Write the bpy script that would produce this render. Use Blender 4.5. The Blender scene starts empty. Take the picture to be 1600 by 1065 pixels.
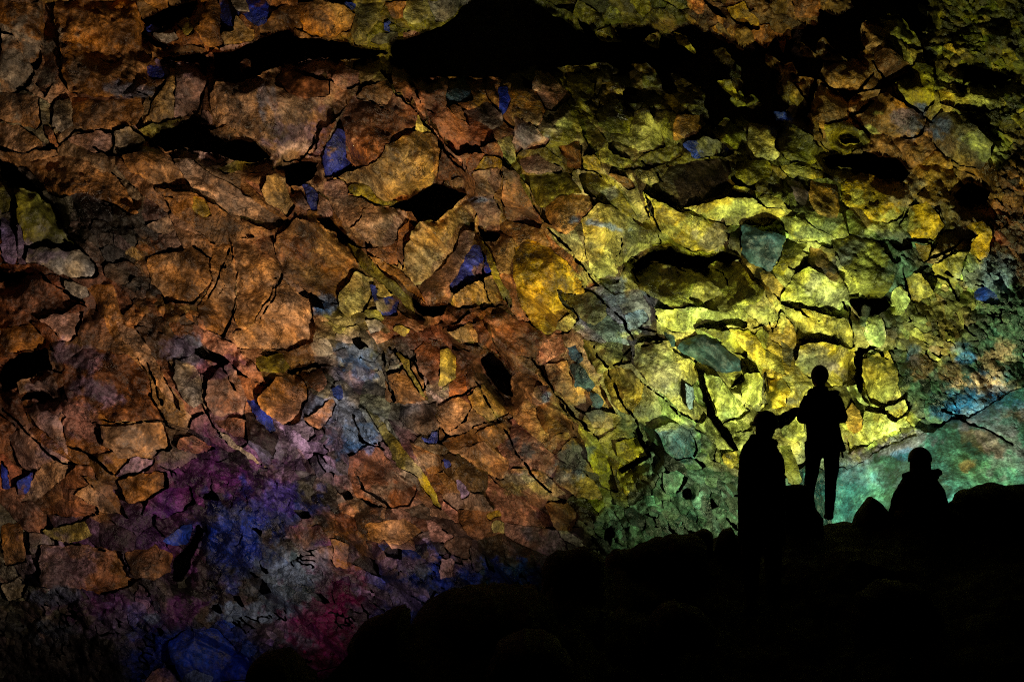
import bpy, bmesh, math, random
import numpy as np
from mathutils import Vector, Matrix, kdtree

# ---------------------------------------------------------------- camera, world, lamps, exposure
SC = bpy.context.scene
COL = SC.collection
PITCH = math.radians(8.0)
CP, SP = math.cos(PITCH), math.sin(PITCH)
FPX = 1600 * 40.0 / 36.0            # focal length in photo pixels
CAMZ = 1.7

def W(px, py, d):
    """world point seen at photo pixel px, py at depth d metres"""
    x = (px - 800) / FPX * d
    z = (532.5 - py) / FPX * d
    return Vector((x, d * CP - z * SP, d * SP + z * CP + CAMZ))

def at_plane(px, py, y):
    # world point seen at px, py on the upright plane y metres ahead
    d = W(px, py, 1.0)
    return W(px, py, y / d.y)

cam = bpy.data.cameras.new('camera')
cam.lens = 40; cam.sensor_width = 36; cam.clip_end = 500; cam.clip_start = 0.05
cam_ob = bpy.data.objects.new('camera', cam)
cam_ob.location = (0, 0, CAMZ)
cam_ob.rotation_euler = (math.pi / 2 + PITCH, 0, 0)
COL.objects.link(cam_ob)
SC.camera = cam_ob

world = bpy.data.worlds.new('World')
SC.world = world
world.use_nodes = True
world.node_tree.nodes['Background'].inputs[0].default_value = (0.30, 0.42, 0.8, 1)
world.node_tree.nodes['Background'].inputs[1].default_value = 0.0003     # what little daylight finds its way down the shaft

def point(name, px, py, d, watts, colour, radius):
    l = bpy.data.lights.new(name, 'POINT'); l.energy = watts; l.color = colour; l.shadow_soft_size = radius
    o = bpy.data.objects.new(name, l); o.location = W(px, py, d); COL.objects.link(o)
    return o

def spot(name, px, py, d, tx, ty, td, watts, colour, cone, blend, radius):
    l = bpy.data.lights.new(name, 'SPOT')
    l.energy = watts; l.color = colour; l.spot_size = math.radians(cone); l.spot_blend = blend
    l.shadow_soft_size = radius
    o = bpy.data.objects.new(name, l)
    a, b = W(px, py, d), W(tx, ty, td)
    o.location = a
    o.rotation_euler = (b - a).to_track_quat('-Z', 'Y').to_euler()
    COL.objects.link(o)
    return o

# the first two are cave floodlights standing behind the rubble crest, as the photograph shows by their glow
spot('wall_spot', 1300, 885, 15.0, 1345, 450, 20.0, 3300, (0.92, 1.0, 0.46), 150, 1.0, 0.07)
spot('wall_spot', 730, 1000, 12.0, 330, 180, 20.5, 4700, (1.0, 0.77, 0.54), 114, 1.0, 0.10)
spot('wall_spot', 330, 1330, 15.0, 330, 840, 19.0, 24, (0.55, 0.5, 1.0), 110, 0.8, 0.12)  # added violet lamp, unseen below the frame, tints the lower left

SC.view_settings.view_transform = 'Standard'
SC.view_settings.look = 'None'
SC.view_settings.exposure = 0
SC.view_settings.gamma = 1
SC.view_settings.use_curve_mapping = False
SC.render.engine = 'CYCLES'
SC.cycles.max_bounces = 2
SC.cycles.diffuse_bounces = 1
SC.cycles.glossy_bounces = 1
SC.cycles.sample_clamp_indirect = 0.4
SC.cycles.use_denoising = False
SC.cycles.filter_width = 1.1

random.seed(11)
RNG = np.random.default_rng(7)

# ---------------------------------------------------------------- noise
def _hash(ix, iy, seed):
    h = (ix.astype(np.int64) * 374761393 + iy.astype(np.int64) * 668265263 + seed * 1442695041) & 0xFFFFFFFF
    h = ((h ^ (h >> 13)) * 1274126177) & 0xFFFFFFFF
    h = (h ^ (h >> 16)) & 0xFFFFFF
    return h.astype(np.float32) / np.float32(0xFFFFFF)

def vnoise(x, y, seed=0):
    ix = np.floor(x); iy = np.floor(y)
    fx = (x - ix).astype(np.float32); fy = (y - iy).astype(np.float32)
    fx = fx * fx * (3 - 2 * fx); fy = fy * fy * (3 - 2 * fy)
    a = _hash(ix, iy, seed); b = _hash(ix + 1, iy, seed)
    c = _hash(ix, iy + 1, seed); d = _hash(ix + 1, iy + 1, seed)
    return (a + (b - a) * fx) * (1 - fy) + (c + (d - c) * fx) * fy - 0.5

def fbm(x, y, scale, octs, seed=0, gain=0.5):
    out = np.zeros(np.broadcast(x, y).shape, np.float32); amp = 1.0; s = 1.0 / scale
    for k in range(octs):
        c, n = math.cos(0.6 * k), math.sin(0.6 * k)
        out += amp * vnoise((x * c + y * n) * s, (y * c - x * n) * s, seed + k * 17)
        amp *= gain; s *= 2.03
    return out

def tri(x, y, seed=0):
    # noise that is linear over each triangle of a skewed lattice: flat facets with sharp creases
    s = (x + y) * 0.3660254; xs = x + s; ys = y + s
    ix = np.floor(xs); iy = np.floor(ys); fx = (xs - ix).astype(np.float32); fy = (ys - iy).astype(np.float32)
    a = _hash(ix, iy, seed); d = _hash(ix + 1, iy + 1, seed)
    b = np.where(fx > fy, _hash(ix + 1, iy, seed), _hash(ix, iy + 1, seed))
    hi = np.maximum(fx, fy); lo = np.minimum(fx, fy)
    return a * (1 - hi) + b * (hi - lo) + d * lo - 0.5

def chip(x, y, scale, octs, seed=0, gain=0.5):
    out = np.zeros(x.shape, np.float32); amp = 1.0; s = 1.0 / scale
    for k in range(octs):
        c, n = math.cos(1.1 * k + .4), math.sin(1.1 * k + .4)
        out += amp * tri((x * c + y * n) * s, (y * c - x * n) * s, seed + k * 13)
        amp *= gain; s *= 2.1
    return out

# ---------------------------------------------------------------- materials
def mat_new(name):
    m = bpy.data.materials.new(name); m.use_nodes = True
    nt = m.node_tree
    return m, nt, nt.nodes, nt.links, nt.nodes['Principled BSDF']

def rock_material(name, bump=1.0, rough=(0.24, 0.68), attr=True, base=(0.03, 0.027, 0.025), spec=0.5):
    m, nt, N, L, bsdf = mat_new(name)
    geo = N.new('ShaderNodeTexCoord')
    def noise(scale, detail, rg=0.55, vec=None, dist=0.0):
        n = N.new('ShaderNodeTexNoise'); n.inputs['Scale'].default_value = scale
        n.inputs['Detail'].default_value = detail; n.inputs['Roughness'].default_value = rg
        n.inputs['Distortion'].default_value = dist
        L.new(vec or geo.outputs['Object'], n.inputs['Vector'])
        return n
    def ramp(src, a, b, ca, cb):
        r = N.new('ShaderNodeMapRange'); r.inputs[1].default_value = a; r.inputs[2].default_value = b
        r.inputs[3].default_value = ca; r.inputs[4].default_value = cb
        L.new(src, r.inputs[0]); return r
    if attr:
        at = N.new('ShaderNodeAttribute'); at.attribute_name = 'pigment'; col = at.outputs['Color']
    else:
        rgb = N.new('ShaderNodeRGB'); rgb.outputs[0].default_value = (*base, 1); col = rgb.outputs[0]
    # mottling of the mineral crust, fine enough to read as grain
    n1 = noise(2.6, 9, 0.68, dist=0.8)
    r1 = ramp(n1.outputs[0], 0.34, 0.68, 0.30, 1.6)
    n2 = noise(21.0, 5, 0.75)
    r2 = ramp(n2.outputs[0], 0.32, 0.68, 0.38, 1.6)
    # vertical wash streaks left by dripping water
    mp = N.new('ShaderNodeMapping'); mp.inputs['Scale'].default_value = (7.0, 3.0, 0.8)
    mp.inputs['Rotation'].default_value = (0, 0.35, 0)
    L.new(geo.outputs['Object'], mp.inputs[0])
    n3 = noise(1.6, 6, 0.6, mp.outputs[0])
    r3 = ramp(n3.outputs[0], 0.35, 0.68, 0.72, 1.3)
    mul = N.new('ShaderNodeMath'); mul.operation = 'MULTIPLY'; L.new(r1.outputs[0], mul.inputs[0]); L.new(r2.outputs[0], mul.inputs[1])
    mul2 = N.new('ShaderNodeMath'); mul2.operation = 'MULTIPLY'; L.new(mul.outputs[0], mul2.inputs[0]); L.new(r3.outputs[0], mul2.inputs[1])
    sc = N.new('ShaderNodeVectorMath'); sc.operation = 'SCALE'; L.new(col, sc.inputs[0]); L.new(mul2.outputs[0], sc.inputs['Scale'])
    n6 = noise(1.5, 10, 0.7, dist=0.4)
    r6 = ramp(n6.outputs[0], 0.485, 0.525, 0.52, 1.15)
    mul3 = N.new('ShaderNodeMath'); mul3.operation = 'MULTIPLY'; L.new(mul2.outputs[0], mul3.inputs[0]); L.new(r6.outputs[0], mul3.inputs[1]); mul2 = mul3
    sc = N.new('ShaderNodeVectorMath'); sc.operation = 'SCALE'; L.new(col, sc.inputs[0]); L.new(mul2.outputs[0], sc.inputs['Scale'])
    # pale mineral efflorescence specks and dark lichen-like specks
    n4 = noise(5.0, 8, 0.8)
    r4 = ramp(n4.outputs[0], 0.62, 0.74, 0.0, 0.38)
    mx = N.new('ShaderNodeMix'); mx.data_type = 'RGBA'; L.new(r4.outputs[0], mx.inputs[0]); L.new(sc.outputs[0], mx.inputs[6])
    sc2 = N.new('ShaderNodeVectorMath'); sc2.operation = 'SCALE'; L.new(col, sc2.inputs[0]); sc2.inputs['Scale'].default_value = 2.4
    ad = N.new('ShaderNodeVectorMath'); ad.operation = 'ADD'; L.new(sc2.outputs[0], ad.inputs[0]); ad.inputs[1].default_value = (0, 0, 0)
    L.new(ad.outputs[0], mx.inputs[7])
    cl = N.new('ShaderNodeClamp')
    L.new(mx.outputs[2], bsdf.inputs['Base Color'])
    r5 = ramp(n1.outputs[0], 0.35, 0.65, rough[0], rough[1]); L.new(r5.outputs[0], bsdf.inputs['Roughness'])
    bsdf.inputs['Specular IOR Level'].default_value = spec
    # relief
    last = None
    for sc_, det, dist in ((2.6, 8, 0.10), (13.0, 6, 0.035), (42.0, 3, 0.012)):
        nb = noise(sc_, det, 0.62)
        bp = N.new('ShaderNodeBump'); bp.inputs['Strength'].default_value = 1.0 * bump
        bp.inputs['Distance'].default_value = dist
        L.new(nb.outputs[0], bp.inputs['Height'])
        if last: L.new(last.outputs[0], bp.inputs['Normal'])
        last = bp
    mp2 = N.new('ShaderNodeMapping'); mp2.inputs['Rotation'].default_value = (0, 0.7, 0); mp2.inputs['Scale'].default_value = (1, 1, 4.2)
    L.new(geo.outputs['Object'], mp2.inputs[0])
    ns = noise(3.0, 7, 0.7, mp2.outputs[0], 0.6)
    bp = N.new('ShaderNodeBump'); bp.inputs['Strength'].default_value = 0.6 * bump; bp.inputs['Distance'].default_value = 0.035
    L.new(ns.outputs[0], bp.inputs['Height']); L.new(last.outputs[0], bp.inputs['Normal'])
    # hairline fractures
    nr = noise(0.8, 6, 0.62, dist=0.9)
    sb = N.new('ShaderNodeMath'); sb.operation = 'SUBTRACT'; L.new(nr.outputs[0], sb.inputs[0]); sb.inputs[1].default_value = .5
    ab = N.new('ShaderNodeMath'); ab.operation = 'ABSOLUTE'; L.new(sb.outputs[0], ab.inputs[0])
    rv = ramp(ab.outputs[0], 0.0, 0.009, 0.0, 1.0)
    mk = ramp(noise(0.9, 3).outputs[0], 0.46, 0.56, 0.0, 1.0)
    mm = N.new('ShaderNodeMath'); mm.operation = 'MAXIMUM'; L.new(rv.outputs[0], mm.inputs[0]); L.new(mk.outputs[0], mm.inputs[1])
    bc = N.new('ShaderNodeBump'); bc.inputs['Strength'].default_value = 0.9 * bump; bc.inputs['Distance'].default_value = 0.05
    L.new(mm.outputs[0], bc.inputs['Height']); L.new(bp.outputs[0], bc.inputs['Normal'])
    L.new(bc.outputs[0], bsdf.inputs['Normal'])
    return m

M_ROCK = rock_material('mineral_stained_lava_rock')
M_SMOOTH = rock_material('worn_mineral_slab', bump=0.45, rough=(0.38, 0.7))
M_LAVA = rock_material('dark_lava_rock', attr=False, bump=0.8, rough=(0.6, 0.9), base=(0.004, 0.0036, 0.0034), spec=0.06)

def plain(name, c, rough=0.7, fabric=None):
    m, nt, N, L, b = mat_new(name)
    tc = N.new('ShaderNodeTexCoord')
    n = N.new('ShaderNodeTexNoise'); n.inputs['Scale'].default_value = fabric or 30; n.inputs['Detail'].default_value = 5
    L.new(tc.outputs['Object'], n.inputs[0])
    r = N.new('ShaderNodeMapRange'); r.inputs[1].default_value = 0.3; r.inputs[2].default_value = 0.7; r.inputs[3].default_value = 0.6; r.inputs[4].default_value = 1.35
    L.new(n.outputs[0], r.inputs[0])
    s = N.new('ShaderNodeVectorMath'); s.operation = 'SCALE'; s.inputs[0].default_value = c; L.new(r.outputs[0], s.inputs['Scale'])
    L.new(s.outputs[0], b.inputs['Base Color'])
    b.inputs['Roughness'].default_value = rough; b.inputs['Specular IOR Level'].default_value = 0.12
    bp = N.new('ShaderNodeBump'); bp.inputs['Strength'].default_value = 0.5; bp.inputs['Distance'].default_value = 0.01
    L.new(n.outputs[0], bp.inputs['Height']); L.new(bp.outputs[0], b.inputs['Normal'])
    return m

def link(name, me, mat=None, parent=None, **props):
    o = bpy.data.objects.new(name, me); COL.objects.link(o)
    if mat: me.materials.append(mat)
    if parent: o.parent = parent
    for k, v in props.items(): o[k] = v
    return o

def mesh_quads(name, V, Q, col=None, smooth=True):
    me = bpy.data.meshes.new(name)
    V = np.asarray(V, np.float32); Q = np.asarray(Q, np.int32)
    me.vertices.add(len(V)); me.vertices.foreach_set('co', V.ravel())
    me.loops.add(Q.size); me.loops.foreach_set('vertex_index', Q.ravel())
    me.polygons.add(len(Q))
    me.polygons.foreach_set('loop_start', np.arange(0, Q.size, 4, dtype=np.int32))
    me.polygons.foreach_set('use_smooth', np.full(len(Q), smooth, dtype=bool))
    if col is not None:
        a = me.color_attributes.new('pigment', 'FLOAT_COLOR', 'POINT')
        c4 = np.ones((len(V), 4), np.float32); c4[:, :3] = col
        a.data.foreach_set('color', c4.ravel())
    me.update(calc_edges=True)
    return me

# ---------------------------------------------------------------- the cave wall
PAL = {'O': (.25, .118, .042), 'T': (.34, .20, .115), 'Q': (.46, .29, .12), 'R': (.175, .066, .030), 'P': (.30, .175, .135),
       'V': (.17, .125, .215), 'M': (.07, .015, .095), 'B': (.005, .028, .26), 'U': (.010, .052, .088), 'Y': (.42, .325, .085),  # B: blue rock, and blue skylight in recesses painted as pigment
       'D': (.42, .25, .03), 'L': (.165, .15, .022), 'G': (.27, .235, .185), 'K': (.05, .04, .033), 'W': (.53, .55, .20),
       'N': (.052, .105, .08), 'X': (.40, .34, .13), 'A': (.15, .20, .31), 'E': (.03, .12, .34), 'H': (.15, .014, .075),
       'F': (.62, .42, .30), 'n': (.042, .112, .118)}
TRACE = """T 1 1 s1.2|0,55 22,60 38,85 48,105 57,118 50,135 30,150 0,150
O 0 1|0,0 68,0 68,60 66,100 55,115 40,90 20,55 0,55
R -2 -2|68,5 84,0 85,40 95,55 95,100 88,130 72,157 60,135 68,100 68,50
O 0 1 s1.6|84,0 215,0 235,40 228,60 235,85 225,110 230,130 215,150 140,150 110,150 97,120 95,60 86,40
O 0 1|113,155 225,155 222,175 210,200 190,200 175,205 150,200 118,195
G 0 1|90,157 112,156 117,195 95,205 85,195 88,175
O 0 0|0,150 30,150 62,155 68,190 60,200 30,192 0,190
T -1 0|0,190 30,195 60,210 72,222 45,235 0,225
G 1 1|175,205 205,200 222,215 228,222 205,235 190,243 175,238
P 0 0|95,215 150,200 175,205 172,235 145,238 125,225
R 0 0|70,190 85,195 95,225 90,228 78,210
O 0 0|0,230 45,237 90,228 95,240 60,250 30,262 0,245
Q 0 2|272,100 271,140 270,186 235,195 218,202 235,165 250,140 258,110
P 1 2|273,98 300,103 315,112 322,128 318,160 308,182 285,180 271,187 272,140
B 0 -1|225,103 250,100 262,105 255,125 240,125 228,118
V 1 0|240,92 270,95 265,105 240,103
G 1 1|240,52 262,42 272,45 275,62 258,65 240,58
B 0 0|230,40 250,37 255,43 240,50 232,50
Y 1 0|275,35 295,28 303,40 298,55 285,55
O 0 1|303,0 338,0 342,55 345,72 330,78 318,75 310,55 300,45 298,25
P 0 0|306,10 315,5 310,35 303,38
B 0 -1|338,0 375,0 410,0 425,15 420,30 400,45 385,30 375,22 368,28 362,50 343,48
G 0 0|358,0 385,0 390,20 372,20
Q 1 1|343,50 362,48 366,22 378,35 388,48 397,50 398,65 370,72 345,73
P 0 2|340,76 370,72 400,66 400,72 375,80 342,83
O 0 0|240,75 300,72 320,80 310,88 270,88 243,85
# 0 0|228,28 255,12 305,0 295,25 270,33 235,38
# 0 0|228,55 240,60 258,66 272,72 255,75 238,70
# 0 0|245,88 270,90 310,86 322,92 322,120 310,105 290,100 270,96
R 0 1|323,85 330,85 330,150 325,175 318,172 322,130
P 0 1|318,172 328,178 333,190 322,200 312,195
O 1 1|405,45 425,20 470,10 480,45 455,48 430,55 405,60
O 1 2|470,5 500,0 540,5 557,18 552,50 540,50 520,58 490,55 475,48 470,30
O 0 1|460,45 480,52 485,60 475,62 462,58
X 0 1|557,0 600,0 598,20 590,35 575,55 578,70 560,68 552,55 557,25
B 0 0|540,0 560,0 556,12 548,10
R 0 0|600,0 635,0 633,28 618,30 608,12
X 0 1|635,0 670,0 675,25 660,35 640,33 632,28
G 0 0|670,0 735,0 720,12 700,28 680,35 675,20
B 1 0|604,30 612,30 610,48 603,42
P 0 0|630,48 655,45 660,52 640,57 628,55
K 0 0 s1.5|595,50 620,48 622,65 600,70 580,65
# 0 0 d3|330,86 360,84 402,66 450,48 470,60 520,60 560,72 590,78 612,82 590,88 545,92 520,90 500,90 460,98 440,102 400,115 372,128 332,128
# 0 0 d4|612,82 620,60 650,55 690,40 720,15 738,0 740,-60 800,-80 825,0 860,18 900,45 940,63 1000,68 1040,80 1040,97 1000,100 960,96 930,100 860,105 830,102 800,115 790,125 770,118 760,118 700,118 650,121 625,103
R 0 1|372,103 380,96 392,98 392,115 378,118
T 1 2|332,130 365,135 395,122 440,105 455,112 500,125 525,120 553,145 545,160 525,185 505,200 495,235 470,250 455,250 430,238 400,220 370,205 345,195 333,180 328,160
R -1 3 s.7|440,105 455,110 500,125 520,125 515,150 480,155 450,145 430,130
P 1 2|460,98 500,90 532,95 522,112 500,118 470,108
P 1 1|532,98 565,108 562,130 540,140 522,125 525,110
X 0 1|562,108 597,104 580,125 565,130
R -1 2 s1.4|553,145 575,132 612,124 620,150 650,175 660,190 640,200 615,210 605,225 590,245 570,260 555,266 548,240 540,220 525,195 540,170
O 0 3|556,150 575,132 612,124 618,148 605,165 580,160
B 1 -1|530,200 540,205 543,220 540,235 550,255 556,266 540,270 520,275 507,275 505,245 515,220
R 0 1|505,200 527,188 515,215 500,242 488,248 498,220
Q 1 3|600,228 650,205 680,210 690,230 685,260 678,280 672,285 640,300 600,310 560,300 545,290 520,277 565,262 590,248
Y 1 2|648,175 655,185 668,190 672,205 650,205
R 0 1|615,98 640,108 650,118 645,145 640,160 620,140 615,120
R 2 1|645,122 700,120 698,140 695,165 710,185 735,200 765,205 770,225 740,230 728,240 710,250 690,225 670,190 650,170 643,150
P 1 1|665,185 690,222 730,262 728,268 700,238 672,200
R 0 1|672,207 685,215 700,238 722,258 695,280 680,285 690,238
U 1 -1|703,120 730,118 735,140 740,155 710,160 700,168 696,150
K -1 0 s1.5|720,175 760,162 785,180 780,200 765,205 740,190
B 1 -1|778,138 792,135 795,160 785,185 775,165
X 1 1|770,225 800,210 806,250 790,260 780,245
D 1 1|752,242 775,250 785,262 762,272 738,276 745,255
R -1 1|730,240 752,238 745,258 735,276 727,255
# 0 0 d3|228,218 250,205 280,192 300,180 318,195 335,195 350,205 380,220 395,218 410,235 420,245 395,255 365,250 330,240 300,235 260,238 235,228
L 0 2|213,205 240,195 285,186 280,195 250,205 235,218 225,217
O 1 1|325,205 355,198 372,210 378,220 350,224
P 0 1|288,236 310,234 330,240 362,246 345,252 310,245
L 0 0|340,262 370,250 405,258 380,266 350,270
# 0 0 d2|440,258 470,255 500,255 492,275 470,290 448,283
# 0 0 d2|0,245 25,262 50,280 70,300 85,318 95,345 80,318 55,300 20,285 0,280
L 0 -1|0,275 18,285 22,330 0,335
L 1 1 s.6|22,287 55,302 80,318 93,345 108,370 125,392 95,392 45,385 32,370 25,330
V 1 0|0,338 22,350 28,395 25,410 10,412 0,400
V 2 1|25,348 33,355 38,385 45,410 33,412 28,395
G 1 1 s.6|45,385 100,392 125,394 140,405 152,430 148,440 120,438 90,430 60,412 42,408
R 0 0|0,412 45,412 60,415 90,432 60,430 30,424 0,420
# 0 0 d2|0,422 52,430 12,445 0,456
O 0 1 s1.2|45,250 90,240 130,245 180,275 200,300 215,330 180,320 130,300 95,312 78,300 60,275 40,260
O 1 1|190,245 230,228 262,243 272,252 300,285 260,290 235,285 200,265
T 1 1|270,250 300,250 330,268 370,295 402,315 442,345 425,360 390,350 360,330 330,300 300,290
O 1 1|240,290 300,300 340,320 380,350 400,370 370,378 330,380 300,350 270,330
D 1 1|300,305 322,312 330,335 318,338 300,325
O 0 1 s1.1|225,400 300,385 322,385 325,440 300,475 260,470 235,440
O 0 1|328,383 363,376 368,440 362,500 350,530 320,520 305,480 328,440
T 0 1|365,375 400,375 425,365 430,390 440,425 430,440 400,500 380,520 365,500 370,440
O 1 2 s.8|430,365 460,345 500,350 520,365 545,385 560,410 580,430 560,460 530,475 520,470 500,465 460,440 440,415 428,385
X 1 1|556,420 585,430 582,465 575,480 545,492 530,480 530,455 548,440
T 1 1 s.8|400,500 440,430 460,445 490,475 492,510 485,535 450,550 400,540 370,550 362,520 380,512
R -1 1 s1.4|0,440 55,432 95,450 130,468 100,490 40,505 0,520
G 1 1|100,440 140,450 138,465 120,467 105,455
P 1 1|60,500 100,490 130,490 125,510 110,532 95,525 75,510
O 0 0|0,510 55,505 75,530 85,550 60,542 20,550 0,535
O 0 1 s1.5|138,450 175,445 190,490 200,540 225,580 232,600 210,565 175,525 150,480
T 0 0 s1.5|180,500 215,510 240,560 262,600 282,640 260,625 225,575 200,540
Q 1 2 s1.1|412,275 447,266 448,290 462,320 450,340 435,325 415,310 408,300
B 1 0|472,287 485,287 497,305 495,330 488,332 480,315
P 0 1|455,300 470,302 486,330 472,328
P 1 1|498,300 520,320 522,340 505,340 496,330
P 0 1|530,277 545,295 540,310 520,310 505,300 508,282
L 0 3|542,290 556,286 575,290 592,308 620,312 640,307 630,314 600,318 570,305 545,300
# 0 0 d3|640,306 672,285 690,288 720,300 730,302 705,325 690,336 650,340 640,328 605,320
T 0 1|515,312 545,302 560,305 590,318 600,322 570,325 555,360 548,370 535,345 525,335
T 1 2|568,326 590,318 620,325 635,328 630,350 620,375 605,382 580,380 555,370 552,358
R 0 1|640,328 650,340 640,360 632,390 630,418 620,400 622,360 635,340
R 0 0|575,387 620,376 622,412 600,402
Q 2 2|650,342 680,340 690,335 710,320 725,322 738,350 740,360 720,372 710,385 690,420 660,445 650,445 635,420 632,400 640,360
P -1 1|720,362 741,360 735,385 720,410 705,450 695,475 670,475 655,455 660,442 690,417 710,385
O 0 1 s1.5|575,392 600,404 625,417 650,445 668,472 650,462 620,430 600,415
B 1 -1|728,398 740,385 750,395 768,430 750,445 735,448 720,450 705,460 703,450 715,425
Q 2 1|705,462 735,448 768,435 775,450 785,470 775,475 750,478 735,487 710,485 700,475
L 1 1|742,362 752,380 768,410 780,440 797,470 800,487 790,480 775,450 760,420 748,390
T 1 1|740,270 775,264 780,290 770,310 740,315
P 0 1|735,318 770,310 780,330 778,365 760,362 745,347
# 0 0|745,350 758,362 778,367 776,380 755,382
X 0 1|590,437 605,441 612,458 600,466 590,460
B 1 0|580,440 588,440 590,462 612,462 620,470 618,495 605,490 590,478
L -1 -2|520,350 540,365 570,390 600,420 640,460 648,490 635,480 600,440 575,420 555,400 530,370
# 0 0|492,338 520,342 545,370 560,385 545,380 525,360 505,355
# 0 0|640,460 660,475 695,475 690,490 665,490 650,485
L 0 0|570,480 600,485 605,500 590,505 575,500
G 1 1|570,500 592,497 602,512 590,520 575,520
Y 0 1|610,515 625,507 638,520 630,530
R 0 1|700,510 745,490 775,480 760,500 720,515 700,525
R -1 1 s1.5|755,497 790,490 830,510 850,530 840,560 820,560 790,545 760,520
Q 1 1|700,522 735,505 745,520 750,545 720,540
R 2 2 s1.2|780,262 803,268 820,300 835,325 850,345 848,355 810,350 790,345 782,300
L -2 0 s1.2|806,272 890,268 912,300 895,300 870,305 858,325 842,322 825,290
O 0 2|855,325 872,308 895,300 925,305 930,320 910,342 890,365 870,355
L -1.5 1|905,270 950,268 970,290 1000,342 980,332 940,310 915,300
R 1 1|950,266 990,278 998,290 985,297 970,285
X 2 2|910,340 940,313 985,335 1000,350 1030,365 1035,380 1020,385 985,402 975,420 970,440 950,445 930,430 920,405 915,370
X 0 1|855,350 890,365 910,345 915,385 920,410 905,410 880,387
D 1 2|800,387 830,375 860,387 890,412 915,447 920,460 900,460 872,452 877,470 905,500 890,515 870,520 860,530 830,510 810,470 800,440
R 0 1|848,356 870,377 895,402 910,422 947,452 925,452 900,427 870,397
L -2 1|878,457 900,462 930,457 950,470 945,500 930,510 912,502 892,477
Y 1 2|870,507 890,492 903,505 890,520 870,517
Y 1 2|1005,295 1030,315 1070,337 1100,347 1140,367 1133,385 1110,395 1085,400 1065,387 1045,367 1020,347 1010,320
Y 2 2|1070,325 1130,315 1160,310 1200,325 1232,340 1200,355 1160,358 1130,352 1095,342
L 1 2|1140,300 1165,293 1195,305 1180,315 1140,312
U 1 5 s.6|1160,355 1200,362 1227,372 1222,395 1205,422 1190,420 1175,412 1158,400
L -2 2|1227,373 1262,382 1247,402 1225,427 1204,425 1217,410 1224,395
K -3 1|1140,367 1158,355 1157,400 1150,420 1130,400
L -1.5 2|985,422 1005,412 1050,412 1070,427 1085,442 1075,470 1085,480 1050,480 1020,465 1000,450
L -3 2|1092,432 1120,410 1155,412 1172,432 1197,452 1190,472 1150,490 1130,462
# 0 0 d2|985,415 1000,402 1048,385 1055,395 1080,402 1105,405 1130,395 1155,405 1140,418 1115,412 1100,425 1070,420 1020,408 1000,422
W 2 1|1020,482 1075,482 1120,490 1170,500 1170,512 1130,512 1080,520 1050,520 1030,507
A 0 0|975,490 1005,480 1015,500 1000,510 985,515
U 0 2 s.7|1062,535 1085,528 1110,528 1150,555 1165,567 1160,580 1130,585 1110,580 1080,560 1060,545
U 0 0|1038,518 1052,526 1060,545 1047,538
L 1 2|1090,520 1120,515 1160,530 1175,560 1150,552 1120,528
Y 1 2|1140,520 1170,515 1195,540 1215,570 1205,575 1180,558
D 1 2|1320,290 1350,268 1380,278 1420,285 1430,315 1420,335 1390,350 1365,345 1350,330 1330,325 1318,310
D 1 1|1422,320 1450,310 1470,330 1480,352 1460,377 1435,375 1417,360 1422,345
V -1 1 s.7|1230,278 1250,285 1267,300 1265,322 1250,318 1235,297
O -2 1|1270,280 1312,290 1315,320 1310,342 1280,337 1268,310
W 1 1|1210,347 1240,340 1290,365 1312,375 1285,380 1250,377 1230,365
L -1 4|1300,377 1340,370 1375,380 1392,405 1407,420 1400,445 1380,465 1360,468 1340,455 1325,427 1310,402
O -2 2|1265,387 1290,397 1310,425 1322,447 1300,437 1275,420 1262,405
W 2 1 s1.4|1240,432 1265,412 1295,432 1320,447 1332,470 1325,495 1290,490 1260,475 1225,467 1230,447
W 1 2|1305,397 1318,415 1338,442 1347,467 1330,465 1315,437
R -4 1|1480,357 1510,350 1530,370 1512,387 1490,395 1460,417 1450,410 1465,387
D 1 3|1512,352 1535,345 1552,365 1548,395 1532,410 1514,392 1532,370
Y 2 3|1460,420 1500,394 1514,397 1507,430 1490,457 1470,442
Y 1 1|1417,440 1440,430 1457,450 1462,467 1430,477 1420,465
W 1 1|1400,452 1415,447 1422,472 1415,492 1395,495 1390,477
D 0 1|1430,382 1455,382 1460,395 1448,410 1435,397
B 0 -1|1525,455 1540,448 1560,460 1567,475 1540,477 1522,466
Y -.5 2 s1.2|1225,482 1260,482 1320,497 1332,520 1327,545 1290,543 1260,530 1240,510
W 1 1|1355,497 1380,492 1387,520 1382,540 1360,543 1350,520
# 0 0 d2|1330,470 1350,466 1385,468 1395,478 1375,492 1340,495
# 0 0 d3|1283,245 1330,238 1370,240 1400,248 1422,270 1412,285 1370,273 1330,263 1300,256
# 0 0 d2|1495,297 1520,285 1547,300 1542,317 1515,320 1498,312
Y 3 2|1250,540 1285,532 1332,542 1335,565 1332,590 1320,602 1295,607 1265,592 1245,567
Y 1 1 s1.2|1347,557 1390,547 1400,570 1412,620 1395,642 1380,642 1360,632 1347,602
# 0 0 d2|1334,545 1347,545 1347,602 1345,628 1337,592
# 0 0|1335,541 1360,543 1385,540 1365,546 1347,550
W 1 1|1320,607 1337,600 1345,627 1370,642 1340,632
D -2.5 3|1200,592 1225,587 1236,610 1226,636 1205,638 1198,617
K -1 0|1222,532 1245,545 1240,575 1228,560
Y -1 1|1200,545 1222,555 1235,585 1215,580 1200,565
W 2 1|1215,662 1250,647 1256,680 1240,692 1222,682
# 0 0|1183,662 1215,645 1252,632 1252,645 1220,665 1190,676
O -1 1|1325,632 1340,642 1346,670 1336,686 1322,672 1318,652
W 2 1 s1.3|1346,645 1390,652 1420,642 1402,672 1362,692 1340,702 1325,710 1322,687 1346,672
W 2 1|1385,637 1415,627 1420,645 1397,660 1385,655
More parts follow.
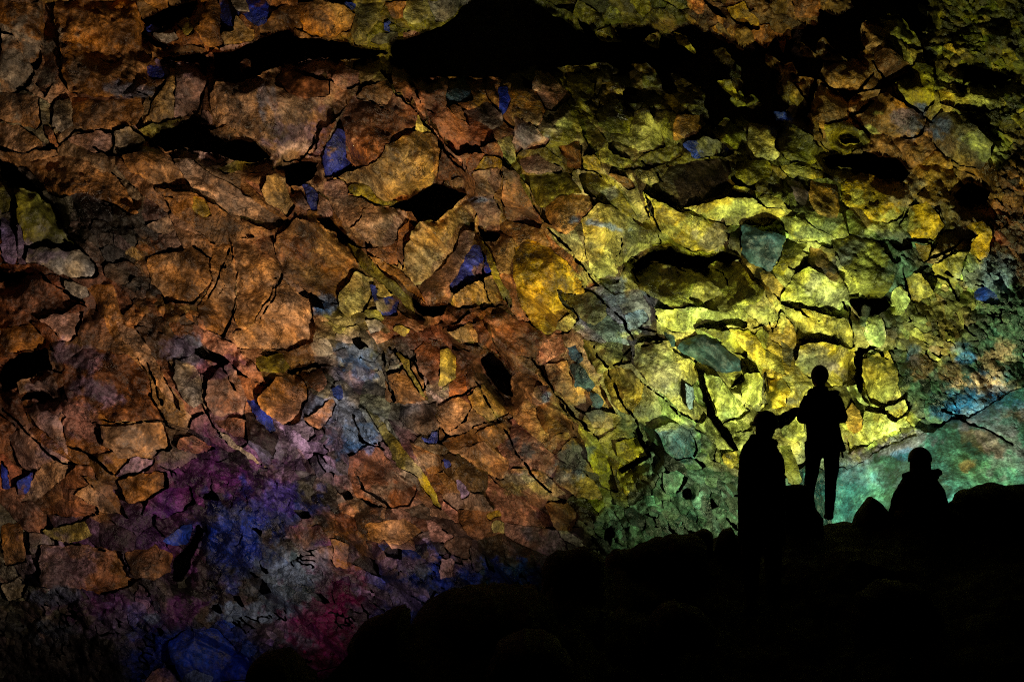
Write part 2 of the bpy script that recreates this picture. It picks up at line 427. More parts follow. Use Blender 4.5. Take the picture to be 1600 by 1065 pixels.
L -2 1|1212,692 1230,692 1250,742 1247,757 1230,757 1220,732
n 0.4 0 s.3|1300,752 1322,738 1362,712 1402,692 1442,682 1482,662 1522,647 1562,622 1660,585 1900,560 1900,800 1600,900 1300,900
X 1 1|990,536 1043,532 1056,550 1090,572 1095,590 1080,612 1110,642 1100,660 1070,650 1040,622 1010,592 990,562
Y -1.5 1|937,577 985,572 1005,597 1000,622 985,650 970,642 950,612
L -1 0 s1.3|910,532 985,537 985,562 950,577 930,582 920,562
U 1 1|892,570 906,571 927,595 931,601 921,611 900,606
U 0 0|885,540 900,537 912,560 906,571 895,562
U 1 1|922,612 936,615 943,630 936,638 925,632
T 1 1|850,572 888,562 895,605 920,614 925,642 915,650 890,627 870,607 855,592
Q 1 1|915,645 940,639 962,655 957,670 930,672
R 2 2|830,575 842,590 872,620 900,653 917,667 880,637 850,607
P 1 1|838,602 855,602 862,625 840,637 830,627
O 0 1|838,640 865,630 895,652 900,672 870,680 850,670
W 2 2|1099,587 1125,592 1150,617 1174,642 1150,657 1130,660 1120,632
W 2 3|1166,585 1190,577 1193,592 1186,625 1178,638 1162,622 1160,605
# 0 0|1157,587 1165,578 1155,602 1145,608
# 0 0|1196,577 1201,575 1196,600 1190,630 1182,640 1188,620
N 1 2|1020,672 1050,657 1080,672 1093,700 1086,717 1060,722 1040,702 1030,682
A 1 3|1072,600 1086,605 1086,635 1076,636 1070,620
# 0 0 d2|1088,580 1100,585 1110,622 1130,660 1155,703 1150,706 1128,682 1108,645
Y 1 1|1130,706 1152,704 1153,720 1140,732 1130,722
L 1 1|962,692 1000,682 1012,707 985,722 965,712
N 1 1|1040,742 1060,737 1077,750 1067,772 1045,777
T 1 1|800,732 850,740 895,772 880,785 840,780 805,762
L 1 1 s1.3|905,662 940,692 960,732 967,772 940,760 920,722
# 0 0|995,668 1003,672 1012,700 1022,722 1012,715 1000,690
# 0 0|968,735 1000,715 1018,718 990,732 975,742
O 1 1|400,622 430,587 465,582 480,602 482,622 470,642 460,662 440,662 410,642
O 1 2|470,652 495,642 520,620 528,632 520,652 500,672 480,662
L 0 0|400,557 440,552 455,570 445,582 400,577
# 0 0|450,578 460,570 495,565 497,570 475,576 455,583
R 0 1|475,582 500,572 512,602 500,612 485,606
B 0 0|517,607 530,604 538,615 530,625 522,620
O 0 2|600,592 650,567 665,610 671,627 630,630 605,627
R 0 1|645,547 665,535 690,550 688,580 675,605 660,590 650,566
Y 1 2|688,547 700,545 714,560 711,590 693,605 682,602 688,577
R 0 1|700,602 720,582 730,612 706,626
Q 1 1|730,622 755,602 775,622 797,647 770,662 742,642
T 0 1|685,637 720,622 740,642 762,662 720,677 705,687 690,667
K -1 0 s1.3|630,632 680,632 690,665 670,680 640,670 628,652
B 1 0|655,680 672,684 676,672 688,672 688,690 670,692
R 1 1 s1.2|550,712 590,692 620,732 650,762 640,790 600,790 560,772 545,742
O 1 1|645,690 690,712 690,740 670,742 655,717
B 1 0|691,716 706,716 706,730 695,733
V 0 0|712,747 730,757 735,775 720,780
O 0 2|740,682 790,662 800,682 770,707 740,702
T 1 1|706,702 760,692 800,722 790,752 740,732
L -1 -2|575,637 595,652 625,692 655,727 680,772 692,800 675,790 650,747 615,717 600,682
L 0 -1|605,540 640,565 665,620 672,628 660,620 640,590
# 0 0 d2|752,565 770,552 790,575 802,590 802,625 780,610 765,590
# 0 0 d2|10,572 30,550 70,542 85,572 50,587 25,605 0,612 0,585
T 1 1|22,597 80,573 92,590 95,622 85,625 60,610 40,612 28,615
# 0 0|28,622 45,610 70,608 85,620 70,624 45,624
P 1 1|32,632 70,625 80,642 95,642 105,692 115,716 95,690 60,662
P 0 1|10,682 40,667 60,687 90,702 120,720 90,740 60,730 40,735 25,722
B 1 0|25,752 55,732 58,740 40,765 27,772
B 0 0|0,725 10,735 12,765 0,765
T 0 1|62,722 95,712 122,720 100,742 60,775 30,782 45,757
R 0 1 s1.3|100,562 130,542 200,552 225,582 240,622 255,652 210,655 170,650 140,632 105,627 100,592
T 1 1 s.7|155,662 255,657 268,702 230,712 190,717 175,702 160,690
V 1 1|180,745 206,712 240,715 225,735
O 1 1|165,712 204,712 180,740 160,717
G 0 1|270,562 300,572 310,590 312,620 300,635 285,625 270,592
P 1 3|318,597 355,567 370,590 382,622 375,645 330,648 318,617
R -1 1|330,653 378,652 380,680 360,680
T 0 1|115,770 150,747 170,780 200,802 160,800
R -1 0|60,792 100,777 150,787 150,800 100,805
O 1 1 s1.3|130,737 170,757 205,812 190,802 150,762
M 1 0|230,772 300,762 310,790 260,805 220,805
O 1 1|180,752 240,732 260,742 260,767 200,785
R 1 0|275,680 300,680 340,700 300,705 275,700
B 0 1|380,625 395,622 420,650 427,668 418,676 405,660
G 1 1|330,662 400,717 420,732 380,712 345,682
O 1 2|60,852 120,847 185,862 200,900 230,897 180,925 110,917 65,915
O 0 1|190,862 240,847 268,862 265,890 235,905 205,900
X 0 1|65,827 130,807 140,832 115,845 80,842
B 2 0 s.4|252,840 280,820 303,818 295,845 275,852
# 0 0|270,870 295,850 312,820 318,830 300,870 285,905 268,905
O 0 1|0,822 30,817 45,882 10,887
B 1 2 s.6|265,1002 290,985 330,985 365,1010 392,1030 385,1080 290,1070 265,1032
P 0 3|225,1075 245,1042 260,1042 290,1075
A 0 3|285,1057 305,1043 332,1060 325,1080 290,1080
G 1 0|5,917 30,905 45,915 35,935 10,940
L 1 2|1370,27 1400,22 1430,45 1438,72 1425,73 1400,60 1380,47
T 0 2|1342,37 1365,35 1387,60 1370,70 1355,78 1345,65
R 1 2|1363,82 1385,72 1421,98 1416,108 1385,125 1365,102
L 1 1|1388,130 1420,112 1430,94 1455,102 1460,130 1455,165 1440,182 1420,162 1400,150
O 1 2 s1.2|1338,180 1385,142 1400,152 1420,165 1448,187 1440,215 1420,220 1390,210 1365,207 1345,197
O -1 1|1283,97 1340,92 1363,115 1384,133 1360,137 1330,138 1300,135 1280,120
O 0 2|1280,130 1310,140 1325,165 1330,180 1300,188 1260,185 1262,172
T -1 1|1345,140 1384,137 1370,155 1335,173 1322,155
L 1 1|1290,192 1330,188 1350,205 1360,220 1330,240 1320,240 1300,236
K 1 3|1450,197 1470,176 1490,178 1525,200 1550,220 1545,245 1530,265 1500,260 1480,245 1455,225
Y 1 1 s1.5|1460,137 1500,145 1520,130 1555,140 1575,165 1540,175 1500,175 1465,160
# 0 0|1500,135 1510,102 1530,100 1560,112 1590,122 1560,132 1530,128 1510,125
R 1 1|1235,0 1280,0 1277,25 1245,25
B 1 0|1208,170 1240,174 1245,182 1215,185
# 0 0|1255,180 1262,140 1275,122 1278,130 1268,160 1258,188
# 0 0|1330,178 1350,162 1372,152 1352,170 1335,182
# 0 0|1385,125 1418,108 1422,112 1395,128 1387,134
# 0 0|1315,213 1345,214 1345,221 1315,220
D 1 2|1135,12 1160,5 1185,30 1190,45 1175,48 1150,35
L 1 2|1108,77 1130,72 1150,95 1148,110 1130,100
L 2 3|1117,125 1140,122 1160,155 1150,155 1130,140
L 0 2|1050,50 1070,60 1088,88 1070,80 1055,70
L 0 2|885,112 905,112 930,132 925,150 900,155 890,140
P 0 2|835,110 855,105 895,150 870,170 840,160 830,130
O 0 2|800,137 840,140 855,170 845,195 830,200 800,190
L 0 2|935,167 960,157 995,185 985,205 955,205 935,190
O 0 2|1060,182 1100,175 1102,195 1080,215 1055,222 1050,200
B 2 1|1070,226 1100,213 1130,225 1148,235 1130,245 1085,250
K -2 -2|1060,257 1140,248 1140,290 1130,310 1060,320 1030,310 1020,287
L 0 1|1110,207 1135,185 1165,210 1150,230 1120,217
L 1 1 s1.3|895,165 920,182 950,217 960,240 990,250 1040,232 1060,227 1068,247 1020,265 980,265 940,250 915,222
P 1 1|805,182 840,202 860,215 850,230 820,235 800,225
R -2 1|872,227 905,217 908,260 890,262 885,242
Y 1 1|910,242 935,240 940,262 910,265
P 0 2|805,252 840,240 870,255 885,266 820,268
X 0 1|1170,190 1200,195 1230,215 1210,250 1180,245 1165,225
L -1 1|1212,200 1255,205 1290,235 1270,255 1225,245 1212,225
L 0 1|1150,250 1200,250 1205,275 1170,290 1150,280
Y 0 1|1215,255 1270,262 1310,275 1270,278 1225,270
M -1 0|455,820 500,815 520,850 480,860
O 1 1|515,840 545,850 545,885 520,880
M 1 0|515,905 545,900 550,935 525,945
P 1 1|600,830 645,835 650,860 610,855
T 1 1|570,815 630,810 660,830 625,850 580,845
D 1 2|762,802 778,798 784,808 770,815 760,810
X 1 1|778,815 790,820 790,838 775,835 768,822
O 1 2|850,790 885,785 905,805 895,830 870,830 855,810
P 1 0|690,875 712,875 710,900 690,902
B 1 0|585,848 600,842 608,850 598,857
"""

# mineral colour that each stretch of the wall takes (photo pixel, pigment)
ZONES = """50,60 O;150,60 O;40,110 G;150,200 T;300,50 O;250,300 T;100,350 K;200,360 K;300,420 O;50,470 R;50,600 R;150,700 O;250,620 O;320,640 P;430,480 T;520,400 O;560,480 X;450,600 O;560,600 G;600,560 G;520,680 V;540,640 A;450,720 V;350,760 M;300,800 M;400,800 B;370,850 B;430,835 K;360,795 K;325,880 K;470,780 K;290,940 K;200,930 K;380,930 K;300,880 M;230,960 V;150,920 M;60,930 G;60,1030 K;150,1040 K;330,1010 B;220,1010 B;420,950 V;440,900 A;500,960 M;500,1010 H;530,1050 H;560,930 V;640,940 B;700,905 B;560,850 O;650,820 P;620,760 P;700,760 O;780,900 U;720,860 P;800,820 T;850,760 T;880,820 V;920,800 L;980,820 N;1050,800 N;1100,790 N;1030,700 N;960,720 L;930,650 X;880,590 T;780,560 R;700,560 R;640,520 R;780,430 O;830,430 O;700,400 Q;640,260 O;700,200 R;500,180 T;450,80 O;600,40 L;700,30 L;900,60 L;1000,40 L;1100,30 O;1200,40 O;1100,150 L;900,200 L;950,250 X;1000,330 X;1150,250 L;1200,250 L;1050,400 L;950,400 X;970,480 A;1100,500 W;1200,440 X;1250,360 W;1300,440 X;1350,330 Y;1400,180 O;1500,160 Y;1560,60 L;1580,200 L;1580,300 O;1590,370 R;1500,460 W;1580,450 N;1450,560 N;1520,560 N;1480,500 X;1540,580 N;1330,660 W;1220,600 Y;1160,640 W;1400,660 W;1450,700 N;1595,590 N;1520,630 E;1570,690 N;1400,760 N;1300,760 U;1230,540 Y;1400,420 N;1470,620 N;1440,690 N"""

# blotches of mineral crust with their own outline: pigment x,y rx,ry angle strength
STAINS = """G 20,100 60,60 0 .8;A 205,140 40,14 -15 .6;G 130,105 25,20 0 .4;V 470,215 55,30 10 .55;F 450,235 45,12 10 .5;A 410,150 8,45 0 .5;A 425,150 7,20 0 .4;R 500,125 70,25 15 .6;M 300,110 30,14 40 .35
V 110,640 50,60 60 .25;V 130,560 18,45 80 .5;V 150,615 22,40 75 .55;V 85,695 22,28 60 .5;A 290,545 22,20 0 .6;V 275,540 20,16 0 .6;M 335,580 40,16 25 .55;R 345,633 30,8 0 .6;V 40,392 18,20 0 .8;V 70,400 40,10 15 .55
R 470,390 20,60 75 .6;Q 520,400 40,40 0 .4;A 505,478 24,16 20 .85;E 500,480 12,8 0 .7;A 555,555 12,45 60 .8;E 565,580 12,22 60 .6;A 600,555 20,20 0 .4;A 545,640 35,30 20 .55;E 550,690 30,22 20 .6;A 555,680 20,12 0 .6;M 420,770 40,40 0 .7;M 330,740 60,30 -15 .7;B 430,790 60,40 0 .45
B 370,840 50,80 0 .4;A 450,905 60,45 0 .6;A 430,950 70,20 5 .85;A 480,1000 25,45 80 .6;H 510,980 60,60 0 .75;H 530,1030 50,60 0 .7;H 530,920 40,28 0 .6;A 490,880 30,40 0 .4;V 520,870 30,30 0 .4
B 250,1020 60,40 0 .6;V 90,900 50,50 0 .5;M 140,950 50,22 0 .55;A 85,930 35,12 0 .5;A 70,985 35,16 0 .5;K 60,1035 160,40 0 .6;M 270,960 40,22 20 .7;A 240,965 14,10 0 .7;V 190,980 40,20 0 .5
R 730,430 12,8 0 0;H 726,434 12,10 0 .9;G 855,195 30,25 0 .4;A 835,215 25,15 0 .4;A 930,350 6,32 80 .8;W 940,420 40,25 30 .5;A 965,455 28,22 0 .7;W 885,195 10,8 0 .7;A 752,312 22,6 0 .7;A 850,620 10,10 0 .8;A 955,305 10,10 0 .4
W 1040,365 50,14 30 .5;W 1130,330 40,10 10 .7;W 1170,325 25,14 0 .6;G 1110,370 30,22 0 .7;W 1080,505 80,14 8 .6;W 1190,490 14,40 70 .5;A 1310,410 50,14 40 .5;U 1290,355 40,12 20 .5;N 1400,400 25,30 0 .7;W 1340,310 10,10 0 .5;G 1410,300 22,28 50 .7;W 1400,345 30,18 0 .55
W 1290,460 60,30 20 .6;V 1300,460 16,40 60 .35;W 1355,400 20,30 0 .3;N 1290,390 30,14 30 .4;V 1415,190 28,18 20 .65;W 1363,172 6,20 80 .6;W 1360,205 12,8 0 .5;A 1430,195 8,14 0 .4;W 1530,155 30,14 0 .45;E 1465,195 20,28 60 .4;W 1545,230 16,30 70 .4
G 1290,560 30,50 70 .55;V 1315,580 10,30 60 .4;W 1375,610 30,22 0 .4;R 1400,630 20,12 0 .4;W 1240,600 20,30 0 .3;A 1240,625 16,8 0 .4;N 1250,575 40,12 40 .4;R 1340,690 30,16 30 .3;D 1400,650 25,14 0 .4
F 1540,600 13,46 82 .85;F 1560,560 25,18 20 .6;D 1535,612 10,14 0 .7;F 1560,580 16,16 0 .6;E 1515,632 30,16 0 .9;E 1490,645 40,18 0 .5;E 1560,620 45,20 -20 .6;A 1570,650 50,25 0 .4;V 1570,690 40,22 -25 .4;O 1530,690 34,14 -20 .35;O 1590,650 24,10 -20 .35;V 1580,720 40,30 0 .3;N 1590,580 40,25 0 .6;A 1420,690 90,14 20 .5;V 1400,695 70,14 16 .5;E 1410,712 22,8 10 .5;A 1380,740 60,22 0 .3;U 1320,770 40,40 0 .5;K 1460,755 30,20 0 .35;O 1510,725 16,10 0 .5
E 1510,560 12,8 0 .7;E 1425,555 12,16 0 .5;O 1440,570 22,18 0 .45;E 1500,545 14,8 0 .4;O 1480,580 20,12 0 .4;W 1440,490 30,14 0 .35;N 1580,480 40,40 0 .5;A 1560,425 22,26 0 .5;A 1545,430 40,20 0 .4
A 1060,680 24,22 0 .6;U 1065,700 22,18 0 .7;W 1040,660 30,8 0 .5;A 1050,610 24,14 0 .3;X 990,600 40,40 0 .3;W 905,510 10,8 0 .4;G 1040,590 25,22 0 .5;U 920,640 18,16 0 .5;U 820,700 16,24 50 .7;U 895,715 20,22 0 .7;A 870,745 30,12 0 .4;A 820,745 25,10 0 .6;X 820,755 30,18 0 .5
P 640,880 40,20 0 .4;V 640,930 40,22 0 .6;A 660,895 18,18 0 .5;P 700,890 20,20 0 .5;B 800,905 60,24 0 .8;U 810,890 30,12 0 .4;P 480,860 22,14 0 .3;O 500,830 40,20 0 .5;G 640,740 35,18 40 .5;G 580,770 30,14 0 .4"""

# crumbled ground (cell size px : outline): small debris between the slabs
CRUMBLE = """12:1390,490 1470,380 1560,330 1700,200 1700,560 1530,640 1470,660 1400,640
13:1440,-20 1700,-20 1700,330 1550,300 1570,190 1490,130 1440,60
24:860,-20 1330,-20 1300,90 1200,180 1130,200 960,160 870,110
14:-30,900 50,900 240,905 300,850 300,800 320,720 480,690 500,640 520,560 490,470 520,460 560,500 620,490 640,560 640,630 700,620 620,650 560,700 500,800 470,860 560,900 580,940 560,1120 -30,1120
20:95,330 150,300 230,320 245,350 235,400 200,410 160,400 140,390 110,350
16:200,450 320,440 340,520 330,560 240,520
14:940,740 1000,750 1160,700 1160,900 900,900
12:640,900 700,880 850,880 870,940 640,960
26:560,470 730,480 770,640 640,690 540,690
14:1320,650 1420,640 1470,660 1420,700 1320,720
22:1100,180 1260,180 1270,300 1100,300
22:470,690 700,690 740,880 560,900"""

# open joints: width | points
CRACKS = """4|0,225 25,232 50,236 85,222;3|95,225 120,200 160,205 175,203 178,222 172,236 190,244 220,224;3|145,228 170,240 190,244;3|213,145 230,152 232,158;3|200,200 215,212 228,222
4|82,318 95,345 110,372 125,392 140,405 150,425;2|180,275 210,290 235,303 270,304;3|65,430 90,450 130,472;3|300,385 350,420 360,380 340,430 320,470;2|375,370 400,378;2|330,480 350,440
4|0,640 15,655 40,675 70,700 100,720 122,720;4|105,690 140,705 170,735 180,745;2|140,660 165,652 205,657 258,654;3|180,745 215,738 235,722 238,712;3|232,610 245,640 260,660 280,668 305,680;3|312,625 330,660 345,680;2|230,705 245,702 265,705;4|225,560 240,600 250,630;2|345,575 365,610 368,618
2|70,823 110,815 150,800;2|90,840 115,848 160,860;2|160,990 190,985
3|440,258 455,290 460,300;3|505,196 480,240 465,252 440,250;2|560,150 580,158 605,170 610,175;3|620,145 640,165 655,185 670,200 690,230 710,255 728,268;2|645,130 650,150 660,165 680,175
3|515,340 530,360 545,372;3|440,425 432,450 410,495 405,505;2|410,440 432,430;2|580,370 575,385 560,384
3|690,515 720,500 745,485 785,478;2|610,600 625,580;4|620,625 605,600 598,580 600,545;3|700,627 740,610;2|690,690 740,670 800,655;3|560,650 570,690 600,700;2|705,675 725,660 735,642;3|610,790 570,760 560,740
3|745,600 770,640 800,690 830,740 860,770;3|830,560 850,590 880,625 915,665 940,690;3|930,540 950,590 980,640 1000,670;3|1000,540 1035,535;2|1000,590 1020,610 1065,650;2|940,575 965,565 985,540
3|915,450 950,475 975,500 990,530;2|880,450 895,478 905,500 890,520 870,525;2|975,370 970,395 965,400;2|1010,455 1020,480 1030,500;3|990,420 1005,445;3|1000,250 1040,280;3|1005,290 1020,330 1035,360
4|850,345 880,375 905,410 940,450;3|905,262 930,265 950,280;2|1140,460 1130,430 1100,425
2|1435,300 1455,290 1470,305;3|1405,350 1420,335;4|1420,375 1445,375 1460,382;3|1450,410 1490,390 1510,375;3|1440,405 1452,418 1465,430
3|1340,140 1365,115;2|1400,150 1420,165 1440,185 1455,195;3|1325,165 1345,195 1365,210;3|1300,188 1325,185 1340,175;3|1388,128 1360,95;2|1350,50 1380,60 1400,70
3|1474,643 1512,660 1547,676 1598,703 1640,722;2|1540,450 1480,430
2|1280,500 1240,480 1225,470;2|1225,480 1215,510 1200,520;2|1390,560 1360,545;3|1175,515 1205,500 1210,520
2|750,400 752,440 768,480;3|1320,470 1326,500 1330,540;2|1416,420 1420,450 1425,480;3|1450,430 1480,440 1500,470"""

def pts(s): return np.array([[float(v) for v in p.split(',')] for p in s.split()], np.float32)

def inside(px, py, poly):
    x0, y0 = poly.min(0); x1, y1 = poly.max(0)
    idx = np.nonzero((px > x0) & (px < x1) & (py > y0) & (py < y1))[0]
    x, y = px[idx], py[idx]; c = np.zeros(len(idx), bool)
    n = len(poly)
    for i in range(n):
        ax, ay = poly[i]; bx, by = poly[(i + 1) % n]
        if ay == by: continue
        k = ((ay > y) != (by > y)) & (x < (bx - ax) * (y - ay) / (by - ay) + ax)
        c ^= k
    return idx[c]

STEP = 2.0
gx = np.concatenate([np.arange(-420, -24, 9.0), np.arange(-24, 1624.1, STEP), np.arange(1633, 2030, 9.0)])
gy = np.concatenate([np.arange(-330, -16, 9.0), np.arange(-16, 1081.1, STEP), np.arange(1090, 1300, 9.0)])
NX, NY = len(gx), len(gy)
VX, VY = np.meshgrid(gx, gy)                           # photo pixel coordinates of the grid corners
VX = VX.astype(np.float32); VY = VY.astype(np.float32)
CX = (VX[:-1, :-1] + VX[1:, 1:]) / 2; CY = (VY[:-1, :-1] + VY[1:, 1:]) / 2
cw = CX + fbm(CX, CY, 26, 4, 3, 0.65) * 6 + vnoise(CX / 110, CY / 110, 4) * 8
ch = CY + fbm(CX, CY, 26, 4, 91, 0.65) * 6 + vnoise(CX / 110, CY / 110, 92) * 8
fx, fy = cw.ravel(), ch.ravel()

lab = np.full(fx.size, -1, np.int32)                   # -1 free, -2 open joint or hollow
hole = np.zeros(fx.size, np.float32)                   # how deep the hollow behind is; some are shaped to stand for ledge shadows
info = []                                              # per stone: code, tilt, height, roughness
for line in TRACE.strip().splitlines():
    if not line.strip(): continue
    head, pl = line.split('|'); hd = head.split(); poly = pts(pl)
    i = inside(fx, fy, poly)
    if hd[0] == '#':
        dep = 1.2
        for t in hd[3:]:
            if t[0] == 'd': dep = float(t[1:])
        lab[i] = -2; hole[i] = dep
    else:
        s = 1.0
        for t in hd[3:]:
            if t[0] == 's': s = float(t[1:])
        lab[i] = len(info); hole[i] = 0
        info.append([hd[0], float(hd[1]), float(hd[2]), s])
N_TRACED = len(info)

# crumble size per cell
size = np.full(fx.size, 74.0, np.float32)
for line in CRUMBLE.strip().splitlines():
    s, pl = line.split(':'); size[inside(fx, fy, pts(pl))] = float(s)
free = np.nonzero(lab == -1)[0]
ANG = math.radians(38)
def tr(x, y):
    u = x * math.cos(ANG) + y * math.sin(ANG); v = -x * math.sin(ANG) + y * math.cos(ANG)
    return u / 1.55, v * 1.15
xi = np.clip(np.searchsorted(gx, np.arange(-420, 2020)) - 1, 0, NX - 2)
yi = np.clip(np.searchsorted(gy, np.arange(-330, 1290)) - 1, 0, NY - 2)
size2 = size.reshape(NY - 1, NX - 1)
seeds = []
for s in sorted(set(size.tolist())):
    st = s * 1.0
    for ax in np.arange(-420, 2019, st):
        for ay in np.arange(-330, 1289, st):
            x = ax + (random.random() - .5) * st * .95; y = ay + (random.random() - .5) * st * .95
            a = min(max(int(x + 420), 0), len(xi) - 1); b = min(max(int(y + 330), 0), len(yi) - 1)
            if abs(size2[yi[b], xi[a]] - s) < .1 and random.random() < .72:
                seeds.append((x, y, s))
                if random.random() < .3:                    # a few splinters beside it
                    for _ in range(random.randint(1, 3)): seeds.append((x + random.gauss(0, s * .4), y + random.gauss(0, s * .4), s))
kd = kdtree.KDTree(len(seeds))
for k, (x, y, s) in enumerate(seeds):
    u, v = tr(x, y); kd.insert((u, v, 0), k)
kd.balance()
fu, fv = tr(fx[free], fy[free])
near = np.fromiter((kd.find((u, v, 0))[1] for u, v in zip(fu.tolist(), fv.tolist())), np.int32, len(free))
uniq, inv, cnt = np.unique(near, return_inverse=True, return_counts=True)
lab[free] = N_TRACED + inv
seed_xy = [seeds[k] for k in uniq]
SHADE_ZONE = pts("860,50 1000,30 1130,60 1280,50 1310,70 1250,115 1200,170 1150,190 1090,150 1030,115 900,108")
SHADE_ZONE2 = pts("1240,50 1330,15 1440,-5 1470,20 1440,40 1340,40 1290,95 1240,110")
SHADE_ZONE3 = pts('880,100 1040,110 1200,150 1260,180 1250,235 1130,215 1000,180 930,165')
def inpoly(x, y, p):
    return len(inside(np.array([x], np.float32), np.array([y], np.float32), p)) > 0
for (x, y, s) in seed_xy:
    info.append(['*', random.gauss(0, 0.35), random.gauss(0.1, 0.3), 1.0 if s > 30 else 2.3])
L2 = lab.reshape(NY - 1, NX - 1)
for k, (x, y, s) in enumerate(seed_xy):
    p = 0.0
    if inpoly(x, y, SHADE_ZONE): p = 0.74
    elif inpoly(x, y, SHADE_ZONE2): p = 0.8
    elif inpoly(x, y, SHADE_ZONE3): p = 0.3
    elif s < 16 and x < 1200: p = 0.03
    elif s < 26 and x < 1200: p = 0.04
    if p and random.random() < p:
        i = free[inv == k]; lab[i] = -2; hole[i] = 1.6 if p > .3 else 0.5
# open joints drawn as lines
for seg in CRACKS.replace('\n', ';').split(';'):
    w, pl = seg.split('|'); P = pts(pl); w = float(w)
    for a, b in zip(P[:-1], P[1:]):
        x0, y0 = np.minimum(a, b) - 8; x1, y1 = np.maximum(a, b) + 8
        idx = np.nonzero((fx > x0) & (fx < x1) & (fy > y0) & (fy < y1))[0]
        d = b - a; t = np.clip(((fx[idx] - a[0]) * d[0] + (fy[idx] - a[1]) * d[1]) / max(float(d @ d), 1e-6), 0, 1)
        dist = np.hypot(fx[idx] - a[0] - t * d[0], fy[idx] - a[1] - t * d[1])
        wid = w * (0.15 + 0.8 * (vnoise(fx[idx] / 14, fy[idx] / 14, 5) + .5))
        lab[idx[dist < wid]] = -2
# natural open joints between neighbours, here and there
e = np.zeros(L2.shape, bool)
e[:, :-1] |= L2[:, :-1] != L2[:, 1:]; e[:-1, :] |= L2[:-1, :] != L2[1:, :]
gap = e & (fbm(CX, CY, 46, 4, 44, 0.6) > np.where(L2 < N_TRACED, 0.37, np.where(size2 < 30, 0.42, 0.46))) & (L2 >= 0)
L2[gap] = -2
hole = np.where((lab == -2) & (hole == 0), 0.8, hole)

# distance to the rim of each stone, in cells
edge = np.zeros(L2.shape, bool)
edge[:, :-1] |= L2[:, :-1] != L2[:, 1:]; edge[:, 1:] |= L2[:, :-1] != L2[:, 1:]
edge[:-1, :] |= L2[:-1, :] != L2[1:, :]; edge[1:, :] |= L2[:-1, :] != L2[1:, :]
rim = np.full(L2.shape, 9, np.float32)
cur = edge.copy(); rim[cur] = 0
for k in range(1, 9):
    g = cur.copy()
    g[1:] |= cur[:-1]; g[:-1] |= cur[1:]; g[:, 1:] |= cur[:, :-1]; g[:, :-1] |= cur[:, 1:]
    rim[g & ~cur] = k; cur = g

deep = (L2 == -2) & (hole.reshape(L2.shape) > 1.0)
sink = np.zeros(L2.shape, np.float32); cur = deep.copy()
for k in range(1, 13):
    g = cur.copy()
    g[1:] |= cur[:-1]; g[:-1] |= cur[1:]
    if k % 3: g[:, 1:] |= cur[:, :-1]; g[:, :-1] |= cur[:, 1:]
    sink[g & ~cur] = (1 - (k - 1) / 12) ** 1.7; cur = g
for _ in range(3):
    sink[1:-1, 1:-1] = (sink[1:-1, 1:-1] * 2 + sink[:-2, 1:-1] + sink[2:, 1:-1] + sink[1:-1, :-2] + sink[1:-1, 2:]) / 6
sink *= np.clip(1 + 2.2 * fbm(CX, CY, 26, 3, 47), 0, 2)
SINK = np.zeros((NY, NX), np.float32); SINK[:-1, :-1] = sink; SINK[1:, 1:] = np.maximum(SINK[1:, 1:], sink)

# soften the staircase of the outlines
vb = np.zeros((NY, NX), bool)
lp = np.pad(L2, 1, mode='edge')
hb = lp[1:-1, 1:] != lp[1:-1, :-1]                       # cell rows, NX vertical edges
wb = lp[1:, 1:-1] != lp[:-1, 1:-1]                       # NY horizontal edges, cell cols
for it in range(2):
    sx = np.zeros((NY, NX), np.float32); sy = sx.copy(); n = sx.copy()
    def acc(mask, sl_a, sl_b):
        for A, B in ((sl_a, sl_b), (sl_b, sl_a)):
            sx[A] += np.where(mask, VX[B], 0); sy[A] += np.where(mask, VY[B], 0); n[A] += mask
    acc(hb, np.s_[:-1, :], np.s_[1:, :])
    acc(wb, np.s_[:, :-1], np.s_[:, 1:])
    k = n >= 2
    k[0] = k[-1] = False; k[:, 0] = k[:, -1] = False
    VX = np.where(k, VX * .45 + .55 * sx / np.maximum(n, 1), VX); VY = np.where(k, VY * .45 + .55 * sy / np.maximum(n, 1), VY)

# base shape of the wall: distance in metres along the view axis
def base_depth(x, y):
    u = (x - 800) / 800; v = (532 - y) / 532
    d = 20.0 + 1.3 * v - 0.5 * u
    d += 1.3 * fbm(x, y, 620, 3, 21)
    r = np.clip((x - 1330) / 400, 0, 1.5); b = np.clip((y - 560) / 300, 0, 2)
    d -= 2.4 * r * r * (3 - 2 * np.minimum(r, 1)) * .5 + 2.6 * b * np.clip((x - 1250) / 200, 0, 1)
    d += 1.2 * np.exp(-(((x - 950) / 260) ** 2 + ((y - 60) / 90) ** 2))
    # slanting ledges that run from upper left to lower right across the middle of the wall
    q = (-x * math.sin(ANG) + y * math.cos(ANG)) / 118 + 0.55 * fbm(x, y, 260, 3, 23)
    f = q - np.floor(q); saw = np.where(f < .9, f / .9, (1 - f) / .1)
    wgt = np.clip(1 - np.abs(x - 720) / 620, 0, 1) ** .7 * np.clip((y - 90) / 120, 0, 1)
    d -= 0.42 * saw * wgt
    return d

base = base_depth(VX, VY)
FB = fbm(VX, VY, 70, 6, 61, 0.52)                       # shared relief
wrx = VX + fbm(VX, VY, 30, 3, 401) * 9; wry = VY + fbm(VX, VY, 30, 3, 402) * 9
FACET = chip(wrx, wry, 80, 6, 411, 0.5)                # flat chipped planes meeting in creases
ridge = np.abs(fbm(VX, VY, 40, 5, 77, 0.55))
ut, vt = VX * math.cos(ANG) + VY * math.sin(ANG), -VX * math.sin(ANG) + VY * math.cos(ANG)
strat = np.abs(fbm(ut / 3.2, vt, 18, 4, 83, 0.6))

